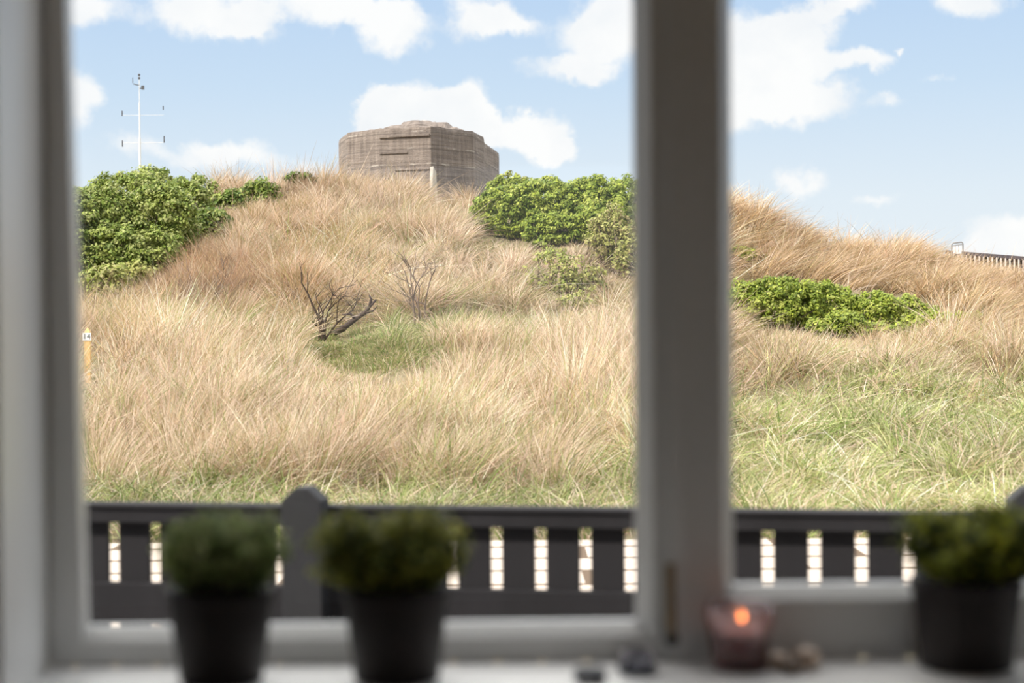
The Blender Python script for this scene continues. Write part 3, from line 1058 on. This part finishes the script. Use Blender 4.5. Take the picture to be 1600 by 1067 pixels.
# ------------------------------------------------------------------ bunker
def bunker():
    Zt = EYE + (500 - 196) / FPX * 40.0
    zb = 3.55
    rim = [(529, 217), (543, 206), (593, 200), (673, 196), (740, 204), (756, 213), (758, 222), (780, 238)]
    pts = []
    for px, py in rim:
        # each corner stands where its roof edge is seen at the one roof height
        d = ray(px, py)
        t = (Zt - EYE) / d.z
        pts.append((d.x * t, d.y * t))
    back = [(pts[-1][0] - 0.3, pts[-1][1] + 2.5), (pts[0][0] + 0.3, pts[0][1] + 5.0), (pts[0][0], pts[0][1] + 2.0)]
    ring = pts + back
    cx, cy = pts[3]
    root = empty('bunker', (cx, cy, zb))
    tag(root, 'weathered grey concrete bunker with many flat sides on top of the dune', 'bunker')
    m = MB()
    loc = [(x - cx, y - cy) for x, y in ring]
    n = len(loc)
    H = Zt - zb
    # walls with a slightly chipped roof edge
    V, F = [], []
    up_ = []
    for i in range(n):
        a, b = Vector(loc[i] + (0,)), Vector(loc[(i + 1) % n] + (0,))
        k = max(2, int((b - a).length / 0.16))
        for j in range(k):
            up_.append(a.lerp(b, j / k))
    cen = sum(up_, Vector()) / len(up_)
    rows = [0, H * .5, H - .10, H - .02, H]
    for r_, z in enumerate(rows):
        for p in up_:
            w = (p - cen)
            inset = {3: .012, 4: .07}.get(r_, 0) + (random.uniform(0, .025) if r_ >= 3 else random.uniform(0, .006))
            q = p - w.normalized() * inset
            V.append((q.x, q.y, z + (random.uniform(-.03, .01) if r_ == 4 else 0)))
    k = len(up_)
    for r_ in range(len(rows) - 1):
        F += [(r_ * k + i, r_ * k + (i + 1) % k, (r_ + 1) * k + (i + 1) % k, (r_ + 1) * k + i) for i in range(k)]
    F.append(tuple((len(rows) - 1) * k + i for i in range(k)))
    m.add(V, F)
    m.build('walls', M['concrete'], root)
    # ledge on the left front face, cast proud of the wall
    a, b = Vector(loc[2] + (0,)), Vector(loc[3] + (0,))
    t_ = (b - a).normalized()
    nrm = Vector((t_.y, -t_.x, 0))
    lm = MB()
    for (s0, s1, z0, z1, th) in ((.0, .98, H - .24, H - .19, .05), (.0, .55, H - .62, H - .59, .03), (.30, .97, H - 1.02, H - .99, .03)):
        A, B = a.lerp(b, s0), a.lerp(b, s1)
        lm.add([A - nrm * .02 + Vector((0, 0, z0)), B - nrm * .02 + Vector((0, 0, z0)), B + nrm * th + Vector((0, 0, z0)), A + nrm * th + Vector((0, 0, z0)),
                A - nrm * .02 + Vector((0, 0, z1)), B - nrm * .02 + Vector((0, 0, z1)), B + nrm * th + Vector((0, 0, z1)), A + nrm * th + Vector((0, 0, z1))],
               [(0, 3, 2, 1), (4, 5, 6, 7), (0, 1, 5, 4), (1, 2, 6, 5), (2, 3, 7, 6), (3, 0, 4, 7)])
    lm.build('ledge', M['concrete'], root)
    # broken mound of concrete on the roof
    rm = MB()
    for (px, w, h, dz) in ((628, .55, .17, 0), (655, .62, .26, 0), (680, .60, .22, 0), (610, .4, .07, 0), (700, .45, .11, 0), (640, .3, .2, .05)):
        c = at(px, 190, 41.2)
        k2 = 12
        V, F = [], []
        for zi, (rr, zz) in enumerate(((1.0, 0), (.78, .6), (.5, .92), (.12, 1.0))):
            for j in range(k2):
                an = 2 * math.pi * j / k2
                q = rr * random.uniform(.88, 1.1)
                V.append((c.x - cx + w * q * math.cos(an), c.y - cy + w * .8 * q * math.sin(an), H - .05 + dz + (h + .05) * zz * random.uniform(.9, 1.06)))
        for zi in range(3):
            F += [(zi * k2 + j, zi * k2 + (j + 1) % k2, (zi + 1) * k2 + (j + 1) % k2, (zi + 1) * k2 + j) for j in range(k2)]
        F.append(tuple(3 * k2 + j for j in range(k2)))
        rm.add(V, F)
    rm.build('roof_mound', M['concrete'], root)
    # pale rendered buttress at the front corner
    bm_ = MB()
    y0 = -0.06
    top, bot = at(670, 262, 40).z - zb, -0.1
    bm_.add([(-.02, y0, top), (.06, y0 - .01, top + .02), (.12, y0 + .10, top - .12), (.17, y0 - .02, bot), (-.06, y0 - .05, bot), (.17, .25, bot), (.02, .25, top), (-.06, .2, bot)],
            [(0, 4, 3, 2, 1), (1, 2, 6), (0, 1, 6), (2, 3, 5, 6), (4, 0, 6, 7), (4, 7, 5, 3), (6, 5, 7)])
    bp = bm_.build('buttress', M['pale_concrete'], root)
    bp['label'] = 'pale limewashed buttress'


bunker()


# ------------------------------------------------------------------ mast, sign, marker post, railing
def mast():
    Y = 62.0
    b = at(219, 285, Y)
    t = at(217.6, 122, Y)
    g = float(ground(b.x, b.y))
    root = empty('mast', (b.x, Y, g))
    tag(root, 'thin white instrument mast rising behind the big green shrub', 'mast')
    H = t.z - g
    px = Y / FPX
    zz = lambda py: at(218, py, Y).z - g
    m = MB()
    m.tube([(0, 0, 0), (0, 0, zz(215))], .040, 8)
    m.tube([(0, 0, zz(215)), (0, 0, zz(160))], .026, 8)
    m.tube([(0, 0, zz(160)), (0, 0, zz(117))], .012, 8)
    m.build('pole', M['mast'], root)
    for py in (180, 223):
        c = MB()
        c.tube([(-26 * px, 0, zz(py)), (38 * px, 0, zz(py))], .006, 6)
        c.build('crossarm', M['mast'], root)
    for x, y0, y1 in ((-27, 181, 173), (37, 172, 166), (-27, 229, 219), (38, 223, 213)):
        c = MB()
        c.tube([(x * px, 0, zz(y0)), (x * px, 0, zz(y1))], .022, 6)
        c.build('aerial', M['dark_metal'], root)
    c = MB()
    c.tube([(-9 * px, 0, zz(131)), (-2 * px, 0, zz(133)), (0, 0, zz(133))], .018, 6)
    c.tube([(-10 * px, 0, zz(130)), (-10 * px, 0, zz(121))], .014, 6)
    c.build('wind_vane', M['dark_metal'], root)
    c = MB()
    c.box(3.5 * px, 7.5 * px, -.05, .05, zz(140), zz(134))
    c.tube([(0, 0, zz(138)), (4 * px, 0, zz(138))], .015, 6)
    c.build('instrument_box', M['dark_metal'], root)
    for py in (117, 122):
        c = MB()
        c.lathe([(.0, -.05), (.04, -.03), (.045, .02), (.01, .05)], 10, (0, 0, zz(py)))
        c.build('sensor', M['dark_metal'], root)


mast()


def marker():
    Y = 20.0
    b = at(137.5, 585, Y)
    g = float(ground(b.x, Y))
    root = empty('marker_post', (b.x, Y, g))
    tag(root, 'yellow wooden marker post with a white plate reading 14', 'post')
    z = lambda py: at(137, py, Y).z - g
    w = .0345
    m = MB()
    m.box(-w, w, -w, w, -.15, z(519))
    m.add([(-w, -w, z(519)), (w, -w, z(519)), (w, w, z(519)), (-w, w, z(519)), (0, 0, z(511))], [(0, 1, 4), (1, 2, 4), (2, 3, 4), (3, 0, 4)])
    m.build('post', M['post_wood'], root)
    p = MB()
    p.box(-.05, .05, -w - .008, -w, z(532), z(520))
    pl = p.build('number_plate', M['plate'], root)
    c = bpy.data.curves.new('number', 'FONT')
    c.body = '14'
    c.size = .088
    c.extrude = .001
    c.align_x = 'CENTER'
    c.align_y = 'CENTER'
    t0 = bpy.data.objects.new('number_text', c)
    COL.objects.link(t0)
    bpy.context.view_layer.update()
    me = bpy.data.meshes.new_from_object(t0)
    bpy.data.objects.remove(t0)
    me.materials.clear()
    me.materials.append(M['ink'])
    t = bpy.data.objects.new('number', me)
    COL.objects.link(t)
    t.parent = pl
    t.rotation_euler = (R(90), 0, 0)
    t.location = (0, -w - .0095, z(526))


marker()


def far_rail():
    A = at(1480, 391, 37.0)
    B = at(1640, 404, 35.5)
    root = empty('dune_railing', (B.x, B.y, float(ground(B.x, B.y))))
    tag(root, 'dark-topped railing with thin white balusters beyond the far dune', 'railing')
    O = root.location.copy()
    d = (B - A)
    m = MB()
    def beam(m, P, Q, h, w):
        t = (Q - P).normalized()
        s = Vector((t.y, -t.x, 0)).normalized() * w
        m.add([P - s, Q - s, Q + s, P + s, P - s + Vector((0, 0, -h)), Q - s + Vector((0, 0, -h)), Q + s + Vector((0, 0, -h)), P + s + Vector((0, 0, -h))],
              [(0, 1, 2, 3), (7, 6, 5, 4), (0, 4, 5, 1), (1, 5, 6, 2), (2, 6, 7, 3), (3, 7, 4, 0)])
    beam(m, A - O, B - O, .07, .05)
    m.build('handrail', M['dark_board'], root)
    m = MB()
    P, Q = A + Vector((0, .14, -.02)), B + Vector((0, .14, -.02))
    beam(m, P - O, Q - O, 1.0, .015)
    m.build('back_boards', M['dark_board'], root)
    n = 24
    for i in range(n):
        t = 1 - i * .0428
        P = A.lerp(B, t) + Vector((0, -.05, -.07)) - O
        c = MB()
        c.box(P.x - .013, P.x + .013, P.y - .013, P.y + .013, P.z - .85, P.z)
        c.build('baluster', M['white_wood'], root)


far_rail()


def far_frame():
    Y = 36.4
    b = at(1496, 394, Y)
    g = float(ground(b.x, Y))
    root = empty('metal_frame', (b.x, Y, g))
    tag(root, 'small grey hooped metal frame standing on the far crest by the dark-topped railing', 'frame')
    q = lambda px, py: at(px, py, Y) - root.location
    m = MB()
    a0, a1 = q(1487, 380.5), q(1504.5, 378)
    lo0, lo1 = Vector((a0.x, 0, -.05)), Vector((a1.x, 0, -.05))
    m.tube([lo0, a0 - Vector((0, 0, .03)), a0 + Vector((.03, 0, .01)), a1 + Vector((-.03, 0, .0)), a1 - Vector((0, 0, .03)), lo1], .016, 7)
    m.build('hoop', M['grey_metal'], root)
    m = MB()
    m.tube([a0 - Vector((0, 0, .05)), a1 - Vector((0, 0, .05))], .009, 6)
    for k in (.33, .62):
        p = a0.lerp(a1, k)
        m.tube([p - Vector((0, 0, .06)), Vector((p.x, 0, 0))], .007, 6)
    m.build('bars', M['grey_metal'], root)
    m = MB()
    m.box(a0.x + .03, a1.x - .03, -.004, .004, a0.z - .22, a0.z - .07)
    m.build('panel', M['plate'], root)


far_frame()


# ------------------------------------------------------------------ terrace fence
FA = Vector((-1.27, 5.66, 0))
FB = Vector((0.944, 5.30, 0))
FD = (FB - FA).normalized()
FANG = math.atan2(FD.y, FD.x)


def s_at(px, off=0.0):
    """distance along the fence line where a bearing crosses it"""
    d = ray(px, 800)
    n = Vector((-FD.y, FD.x, 0))
    base = FA + n * off
    k = base.dot(n) / (d.x * n.x + d.y * n.y)
    P = Vector((d.x * k, d.y * k, 0))
    return (P - base).dot(FD), k


def zf(px, py, off=0.0):
    s, k = s_at(px, off)
    d = ray(px, py)
    return EYE + d.z * k


def fence():
    DECK = -0.17
    root = empty('terrace_fence', (FA.x, FA.y, DECK), FANG)
    tag(root, 'black painted picket fence crossing in front of the dune', 'fence')
    zt = (zf(300, 787) + zf(900, 792) + zf(1300, 796)) / 3 - DECK
    g1 = (zf(785, 824) + zf(1275, 826)) / 2 - DECK
    g0 = (zf(785, 917)) - DECK
    bt = g0 - .004
    bb = (zf(300, 971)) - DECK
    s0, s1 = s_at(177)[0], s_at(1346)[0]
    pitch = (s1 - s0) / 17.0
    gap = pitch * .255
    L0, L1 = s0 - pitch * 16, s1 + pitch * 16
    m = MB()
    m.box(L0, L1, -.055, .035, zt - .016, zt)
    m.build('cap_rail', M['fence_paint'], root, bevel=.004)
    m = MB()
    m.box(L0, L1, -.045, -.004, g1, zt - .016)
    m.build('top_rail', M['fence_paint'], root, bevel=.003)
    m = MB()
    m.box(L0, L1, -.048, -.002, bb, bt)
    m.build('bottom_rail', M['fence_paint'], root, bevel=.004)
    pk = MB()
    pk.box(-(pitch - gap) / 2, (pitch - gap) / 2, 0, .02, .05, zt - .03)
    pk0 = None
    for i in range(-16, 33):
        x = s0 + (i + .5) * pitch
        if pk0 is None:
            pk0 = pk.build('picket', M['fence_paint'], root, bevel=.002)
            o = pk0
        else:
            o = pk0.copy()
            COL.objects.link(o)
            o.parent = root
        o.location = (x, 0, 0)
    # posts with sloping caps
    for (pc, w) in ((480, .066), (1608, .066)):
        s, _ = s_at(pc, -.08)
        zs = zf(pc, 779, -.08) - DECK
        zp = zf(pc, 759, -.08) - DECK
        p = MB()
        p.box(-w, w, -.05, .05, -0.02, zs)
        V = [(-w, -.05, zs), (w, -.05, zs), (w, .05, zs), (-w, .05, zs), (-.02, -.05, zp), (.02, -.05, zp), (.02, .05, zp), (-.02, .05, zp)]
        p.add(V, [(0, 1, 5, 4), (1, 2, 6, 5), (2, 3, 7, 6), (3, 0, 4, 7), (4, 5, 6, 7)])
        o = p.build('post', M['post_paint'], root, bevel=.005)
        o.location = (s, -.10, 0)
    return DECK


DECK = fence()
dm = MB()
dm.box(-5, 6, 3.16, 5.95, DECK - .06, DECK)
tag(dm.build('terrace', M['dark_board']), 'dark boarded terrace between house and fence', None, None, 'structure')

# ------------------------------------------------------------------ the room and its window
WY = 2.75
WM = Matrix.Translation((0, WY, 0)) @ Matrix.Rotation(R(1.1), 4, 'Z')


def wx(px, yl=0.0, py=700):
    """local x on the window where a bearing crosses the plane yl behind the sash face"""
    inv = WM.inverted()
    o = inv @ Vector((0, 0, EYE))
    d = inv.to_3x3() @ ray(px, py)
    t = (yl - o.y) / d.y
    return o.x + d.x * t, o.z + d.z * t


SILL = wx(1300, 0, 1027)[1]
SILL = (SILL + wx(200, 0, 1041)[1]) / 2
XL = wx(71, 0, 500)[0]
XR = 1.30
ZTOP = 2.12
print('SILL', SILL, 'XL', XL)


def wpart(name, m, material, parent=None, bevel=.003):
    o = m.build(name, material, parent, bevel=bevel)
    if parent is None:
        o.matrix_world = WM
        tag(o, None, None, None, 'structure')
    return o


def wroot(name):
    o = empty(name)
    o.matrix_world = WM
    tag(o, None, None, None, 'structure')
    return o


def sash(name, xa_t, xa_b, xb, z0, zface, zbev, lbev, rbev, xa_edge, xb_edge):
    """xa/xb: inner face edges of the stiles, xa_edge/xb_edge outer edges"""
    root = wroot(name)
    TH = .052
    GY = .036
    zt = ZTOP - .055
    # left stile (its inner edge may run out of plumb)
    m = MB()
    def stile(m, e, ft, fb, gt, gb, zb=z0):
        # profile: outer edge e, face edge f, glass edge g
        V = []
        for z, f, g in ((zb, fb, gb), (ZTOP - .004, ft, gt)):
            V += [(e, 0, z), (f, 0, z), (g, GY - .003, z), (g, TH, z), (e, TH, z)]
        F = [(0, 5, 6, 1), (1, 6, 7, 2), (2, 7, 8, 3), (3, 8, 9, 4), (4, 9, 5, 0), (0, 1, 2, 3, 4), (9, 8, 7, 6, 5)]
        m.add(V, F)
    stile(m, xa_edge, xa_t, xa_b, xa_t + lbev[0], xa_b + lbev[1])
    wpart('stile', m, M['frame_paint'], root, .002)
    m = MB()
    stile(m, xb_edge, xb, xb, xb - rbev, xb - rbev)
    wpart('stile', m, M['frame_paint'], root, .002)
    x0, x1 = xa_edge + .01, xb_edge - .01
    m = MB()
    m.prism([(0.0006, z0), (0.0006, zface), (GY - .004, zbev), (TH - .001, zbev), (TH - .001, z0)], 'x', x0, x1)
    wpart('rail', m, M['frame_paint'], root, .002)
    m = MB()
    m.prism([(0.0006, ZTOP - .004), (0.0006, zt), (GY - .004, zt - .012), (TH - .001, zt - .012), (TH - .001, ZTOP - .004)], 'x', x0, x1)
    wpart('rail', m, M['frame_paint'], root, .002)
    m = MB()
    m.box(x0, x1, GY - .002, GY + .002, z0 + .01, ZTOP - .02)
    wpart('pane', m, M['pane'], root, 0)
    return root


a_t = wx(98, 0, 0)[0]
a_b = wx(130, 0, 1000)[0]
g_t = wx(109, .052, 0)[0]
g_b = wx(141, .052, 1000)[0]
zl_face = wx(600, 0, 999)[1]
zl_bev = wx(600, .032, 974)[1]
x1019 = wx(1020, 0)[0]
x1045 = wx(1045, 0)[0]
x1072 = wx(1073, 0)[0]
x1127 = wx(1128, 0)[0]
lbx = x1019 - wx(993, .033)[0]
rbx = wx(1145, .033)[0] - x1127
zr_face = wx(1300, 0, 938)[1]
zr_bev = wx(1300, .032, 912)[1]
sash('window_1', a_t, a_b, x1019, SILL, zl_face, zl_bev, (g_t - a_t, g_b - a_b), lbx, XL + .002, x1045 + .004)
sash('window_2', x1127, x1127, XR - .06, SILL, zr_face, zr_bev, (rbx, rbx), .02, x1072 - .004, XR - .002)
# cover strip over the meeting of the two sashes
m = MB()
m.box(x1045, x1072, -.014, .03, SILL, ZTOP - .004)
wpart('trim_1', m, M['frame_paint'])
# lining boards round the recess
DEPTH = .27
m = MB()
m.box(XL - .02, XL, -DEPTH, .06, SILL - .03, ZTOP + .02)
wpart('trim_2', m, M['lining_paint'])
m = MB()
m.box(XR, XR + .02, -DEPTH, .06, SILL - .03, ZTOP + .02)
wpart('trim_3', m, M['lining_paint'])
m = MB()
m.box(XL, XR, -DEPTH, .06, ZTOP, ZTOP + .02)
wpart('trim_4', m, M['lining_paint'])
m = MB()
m.box(XL, XR, -DEPTH - .05, .0, SILL - .03, SILL)
wpart('windowsill', m, M['sill_paint'], bevel=.006)
m = MB()
m.prism([(.052, SILL - .02), (.20, SILL - .05), (.20, SILL - .07), (.052, SILL - .05)], 'x', XL - .05, XR + .05)
wpart('trim_5', m, M['sill_paint'])
# wall with the opening
m = MB()
Y0, Y1 = -DEPTH, .07
m.box(-3.2, XL - .02, Y0, Y1, -.2, 2.6)
m.box(XR + .02, 3.6, Y0, Y1, -.2, 2.6)
m.box(XL - .02, XR + .02, Y0, Y1, -.2, SILL - .03)
m.box(XL - .02, XR + .02, Y0, Y1, ZTOP + .02, 2.6)
wpart('wall_front', m, M['wall_paint'], bevel=0)


def room_box(name, x0, x1, y0, y1, z0, z1, material, hole=None):
    m = MB()
    if hole is None:
        m.box(x0, x1, y0, y1, z0, z1)
    else:
        a, b, c, d = hole
        if x1 - x0 > y1 - y0:
            m.box(x0, a, y0, y1, z0, z1)
            m.box(b, x1, y0, y1, z0, z1)
            m.box(a, b, y0, y1, z0, c)
            m.box(a, b, y0, y1, d, z1)
        else:
            m.box(x0, x1, y0, a, z0, z1)
            m.box(x0, x1, b, y1, z0, z1)
            m.box(x0, x1, a, b, z0, c)
            m.box(x0, x1, a, b, d, z1)
    return tag(m.build(name, material), None, None, None, 'structure')


room_box('wall_left', -3.3, -3.1, -2.6, 2.7, 0, 2.6, M['wall_paint'])
room_box('wall_right', 3.3, 3.5, -2.6, 2.7, 0, 2.6, M['wall_paint'])
room_box('wall_back', -3.3, 3.5, -2.8, -2.6, 0, 2.6, M['wall_paint'], (-.6, 1.2, .9, 2.1))  # unseen opening added in the back wall to let more sky light in
room_box('floor', -3.3, 3.5, -2.8, 2.6, -.1, 0, M['floor_wood'])
room_box('ceiling', -3.4, 3.6, -2.9, 3.15, 2.6, 2.75, M['wall_paint'])

# brass window fastener on the left sash stile
fx = wx(1046, 0, 930)[0]
fz0, fz1 = wx(1046, 0, 985)[1], wx(1046, 0, 878)[1]
fast = empty('window_fastener')
fast.matrix_world = WM @ Matrix.Translation((fx, -.014, fz0))
tag(fast, 'aged brass casement fastener screwed to the thick window post', 'fastener')
h = fz1 - fz0
m = MB()
m.box(-.008, .008, -.004, .0, -.005, h)
m.build('backplate', M['brass'], fast, bevel=.0015)
m = MB()
m.tube([(0, -.004, h * .5), (0, -.022, h * .5), (.0, -.026, h * .42), (0, -.026, h * .08), (0, -.022, 0)], [.005, .005, .006, .0065, .005], 10)
m.build('lever', M['brass'], fast, smooth=True)
m = MB()
m.lathe([(.001, -.012), (.009, -.010), (.012, 0), (.009, .010), (.001, .012)], 16, (0, -.016, -.008))
kn = m.build('knob', M['iron'], fast, smooth=True)
kn['label'] = 'black iron knob'


# ------------------------------------------------------------------ things on the sill
def sill_pt(px, py=None, yl=None):
    """point on the sill: by where it is seen, or by its distance in front of the sash"""
    x, _ = wx(px, yl, 1060)
    return WM @ Vector((x, yl, SILL))


def at_z(px, py, P):
    d = ray(px, py)
    return EYE + d.z * P.y / d.y


def pot_plant(label, px, yl, rim_l, rim_r, rim_y, bot_w, plant, cols, seed, leafsz, nst):
    P = sill_pt(px, yl=yl)
    sc = P.y / FPX
    rt = (rim_r - rim_l) / 2 * sc
    H = at_z(px, rim_y, P) - SILL
    rb = bot_w / 2 * sc
    root = empty('potted_plant', P)
    tag(root, label, 'potted plant', 'potted plants along the windowsill')
    m = MB()
    t = .004
    m.lathe([(rb * .9, .0), (rb, .003), (rt * .965, H - .022), (rt * .97, H - .020), (rt, H - .018), (rt * 1.0, H - .003), (rt * .985, H), (rt - t, H), (rt - t - .002, H - .02), (rb - t, .01), (.002, .008)], 56)
    m.build('pot', M['pot'], root, smooth=True)
    m = MB()
    m.lathe([(.001, H - .016), (rt * .5, H - .015), (rt - t - .003, H - .019), (rt - t - .006, H - .03), (.001, H - .03)], 36)
    m.build('soil', M['soil'], root, smooth=True)
    # foliage: stems fan out from the soil and carry small leaves
    rnd = np.random.default_rng(seed)
    blobs = [np.array(((bx - px) * sc, rnd.uniform(-.01, .01), at_z(px, by, P) - SILL, bw * sc, bh * sc)) for bx, by, bw, bh in plant]
    w = np.array([b[3] * b[4] for b in blobs])
    w /= w.sum()
    sm = MB()
    PP, NN, CI = [], [], []
    for i in range(nst):
        b = blobs[rnd.choice(len(blobs), p=w)]
        d = rnd.normal(size=3)
        d /= np.linalg.norm(d)
        r = rnd.uniform(.25, 1.0) ** .5 * (1.22 if rnd.random() < .25 else 1.08)
        tip = b[:3] + d * r * np.array([b[3], min(b[3], rt * 1.25), b[4]])
        tip[2] = max(tip[2], H + .004)
        an = rnd.uniform(0, 2 * np.pi)
        q = rt * .6 * math.sqrt(rnd.random())
        base = np.array([q * math.cos(an), q * math.sin(an), H - .02])
        mid = (base + tip) / 2 + np.array([0, 0, .012]) + rnd.normal(0, .003, 3)
        sm.tube([base, mid, tip], [.0011, .0009, .0005], 4)
        k = int(rnd.integers(16, 26))
        ts = rnd.uniform(.35, 1.03, k)
        for t_ in ts:
            pp = (1 - t_) ** 2 * base + 2 * t_ * (1 - t_) * mid + t_ * t_ * tip
            PP.append(pp + rnd.normal(0, leafsz * .5, 3))
            NN.append(rnd.normal(0, .7, 3) + np.array([0, -.3, .8]))
            CI.append(i)
    PP = np.array(PP)
    PP[:, 2] = np.maximum(PP[:, 2], H - .012)
    cols = np.array(cols)
    fav = rnd.integers(0, len(cols), nst)
    ci = np.array([fav[c] if rnd.random() < .6 else rnd.integers(0, len(cols)) for c in CI])
    tint = np.clip(cols[ci] * rnd.normal(1, .15, (len(ci), 1)), .005, .9)
    V, F, T_ = leaves(PP, np.array(NN), leafsz * rnd.uniform(.6, 1.3, len(PP)), tint, 1.6)
    mesh_from_arrays('foliage', V, F, T_, M['herb'], root)
    st = sm.build('stems', M['twig_dark'], root)
    st['kind'] = 'stuff'
    return root


THY = [(0.28, 0.36, 0.11), (0.40, 0.46, 0.17), (0.18, 0.25, 0.07), (0.50, 0.52, 0.24)]
OLV = [(0.18, 0.21, 0.05), (0.28, 0.29, 0.06), (0.10, 0.12, 0.03), (0.48, 0.46, 0.08)]
YOL = [(0.13, 0.16, 0.04), (0.08, 0.10, 0.025), (0.55, 0.56, 0.06), (0.28, 0.31, 0.05)]
pot_plant('fine-leaved bushy herb in a tapered dark brown pot, nearest the window lining', 346, -.13, 263, 430, 918, 128,
          [(350, 858, 92, 48), (300, 850, 50, 46), (405, 850, 48, 46), (350, 825, 75, 30), (290, 890, 34, 26), (405, 890, 34, 26)], THY, 3, .0075, 520)
pot_plant('loose olive-leaved plant in a dark brown pot, the middle of the three pots', 620, -.13, 537, 705, 915, 132,
          [(610, 860, 105, 50), (530, 850, 48, 38), (690, 850, 46, 42), (560, 820, 60, 26), (660, 820, 60, 26), (505, 885, 26, 18), (725, 888, 16, 12)], OLV, 5, .010, 400)
pot_plant('dark plant with yellow-green outer leaves in a squat pot beyond the candle', 1510, -.085, 1424, 1598, 900, 142,
          [(1515, 850, 90, 50), (1450, 835, 42, 36), (1590, 830, 60, 40), (1540, 815, 60, 30), (1425, 850, 18, 20), (1640, 850, 40, 40)], YOL, 8, .011, 380)


def candle():
    P = sill_pt(1156, yl=-.075)
    sc = P.y / FPX
    r = 54 * sc
    H = at_z(1156, 944, P) - SILL
    root = empty('candle_jar', P)
    tag(root, 'lit dusky pink candle in a thick clear glass on the windowsill', 'candle')
    m = MB()
    m.lathe([(r * .70, 0), (r * .78, .004), (r * .80, .02), (r * .88, H * .55), (r * .99, H * .78), (r, H * .9), (r * .93, H), (r * .88, H - .001), (r * .90, H * .86), (r * .80, H * .55), (r * .70, .014), (.001, .011)], 48)
    m.build('glass', M['jar_glass'], root, smooth=True)
    m = MB()
    hw = H * .63
    m.lathe([(.001, .0125), (r * .66, .0125), (r * .69, .016), (r * .76, hw * .9), (r * .75, hw), (r * .3, hw - .003), (.001, hw - .004)], 40)
    m.build('wax', M['wax'], root, smooth=True)
    m = MB()
    m.tube([(.004, 0, hw - .006), (.004, 0, hw + .006), (.005, 0, hw + .009)], .0008, 6)
    m.build('wick', M['ink'], root)
    fz = at_z(1160, 964, P) - SILL
    m = MB()
    m.lathe([(.0004, -.007), (.0035, -.005), (.0050, -.001), (.0040, .004), (.0018, .008), (.0003, .011)], 14, (.004, 0, fz))
    m.build('flame', M['flame'], root, smooth=True)


candle()


def stone(label, px, yl, rx, ry, h, mt, seed, grp=None, name='pebble', dz=0):
    P = sill_pt(px, yl=yl)
    rnd = random.Random(seed)
    sc = P.y / FPX
    m = MB()
    n, k = 9, 16
    V, F = [], []
    ph = [rnd.uniform(0, 6.28) for _ in range(3)]
    for i in range(n + 1):
        th = math.pi * i / n
        for j in range(k):
            a = 2 * math.pi * j / k
            q = 1 + .10 * math.sin(2 * a + ph[0]) + .06 * math.sin(3 * a + ph[1]) + .03 * math.sin(5 * a + ph[2])
            V.append((rx * sc * q * math.sin(th) * math.cos(a), ry * sc * q * math.sin(th) * math.sin(a), h * sc * (1 - math.cos(th)) / 2))
    for i in range(n):
        F += [(i * k + j, i * k + (j + 1) % k, (i + 1) * k + (j + 1) % k, (i + 1) * k + j) for j in range(k)]
    m.add(V, F)
    o = m.build(name, M[mt], smooth=True)
    o.location = P + Vector((0, 0, dz))
    return tag(o, label, 'stone', grp)


G = 'pebbles beside the candle'
stone('flat tan pebble lying closest to the candle glass', 1214, -.075, 22, 20, 26, 'pebble_a', 2, G)
stone('pale beige rounded pebble, the one farther from the candle', 1262, -.080, 24, 22, 34, 'pebble_a', 6, G)
stone('small dark brown pebble wedged between two pale ones', 1238, -.115, 17, 15, 20, 'pebble_b', 8, G)


def tealight(label, px, yl, r_px, h_px, glass_h=0):
    P = sill_pt(px, yl=yl)
    sc = P.y / FPX
    r, h = r_px * sc, h_px * sc
    root = empty('tealight_holder', P)
    tag(root, label, 'tealight holder')
    m = MB()
    m.lathe([(r * .8, 0), (r * .95, .002), (r, h * .5), (r * .97, h), (r * .86, h), (r * .84, h * .5), (.001, h * .4)], 36)
    m.build('dish', M['navy'], root, smooth=True)
    if glass_h:
        g = glass_h * sc
        m = MB()
        m.lathe([(r * .80, h * .5), (r * .82, h + g), (r * .78, h + g), (r * .76, h * .5)], 36, closed=False)
        m.build('glass', M['blue_glass'], root, smooth=True)
    else:
        m = MB()
        m.lathe([(.001, h * .42), (r * .7, h * .45), (r * .7, h * .8), (.001, h * .78)], 30)
        m.build('tealight', M['dark_metal'], root, smooth=True)


tealight('low dark navy tealight dish closest to the sill edge', 922, -.150, 26, 17)
tealight('dark navy tealight holder with a smoky glass collar by the window post', 995, -.095, 31, 13, 20)
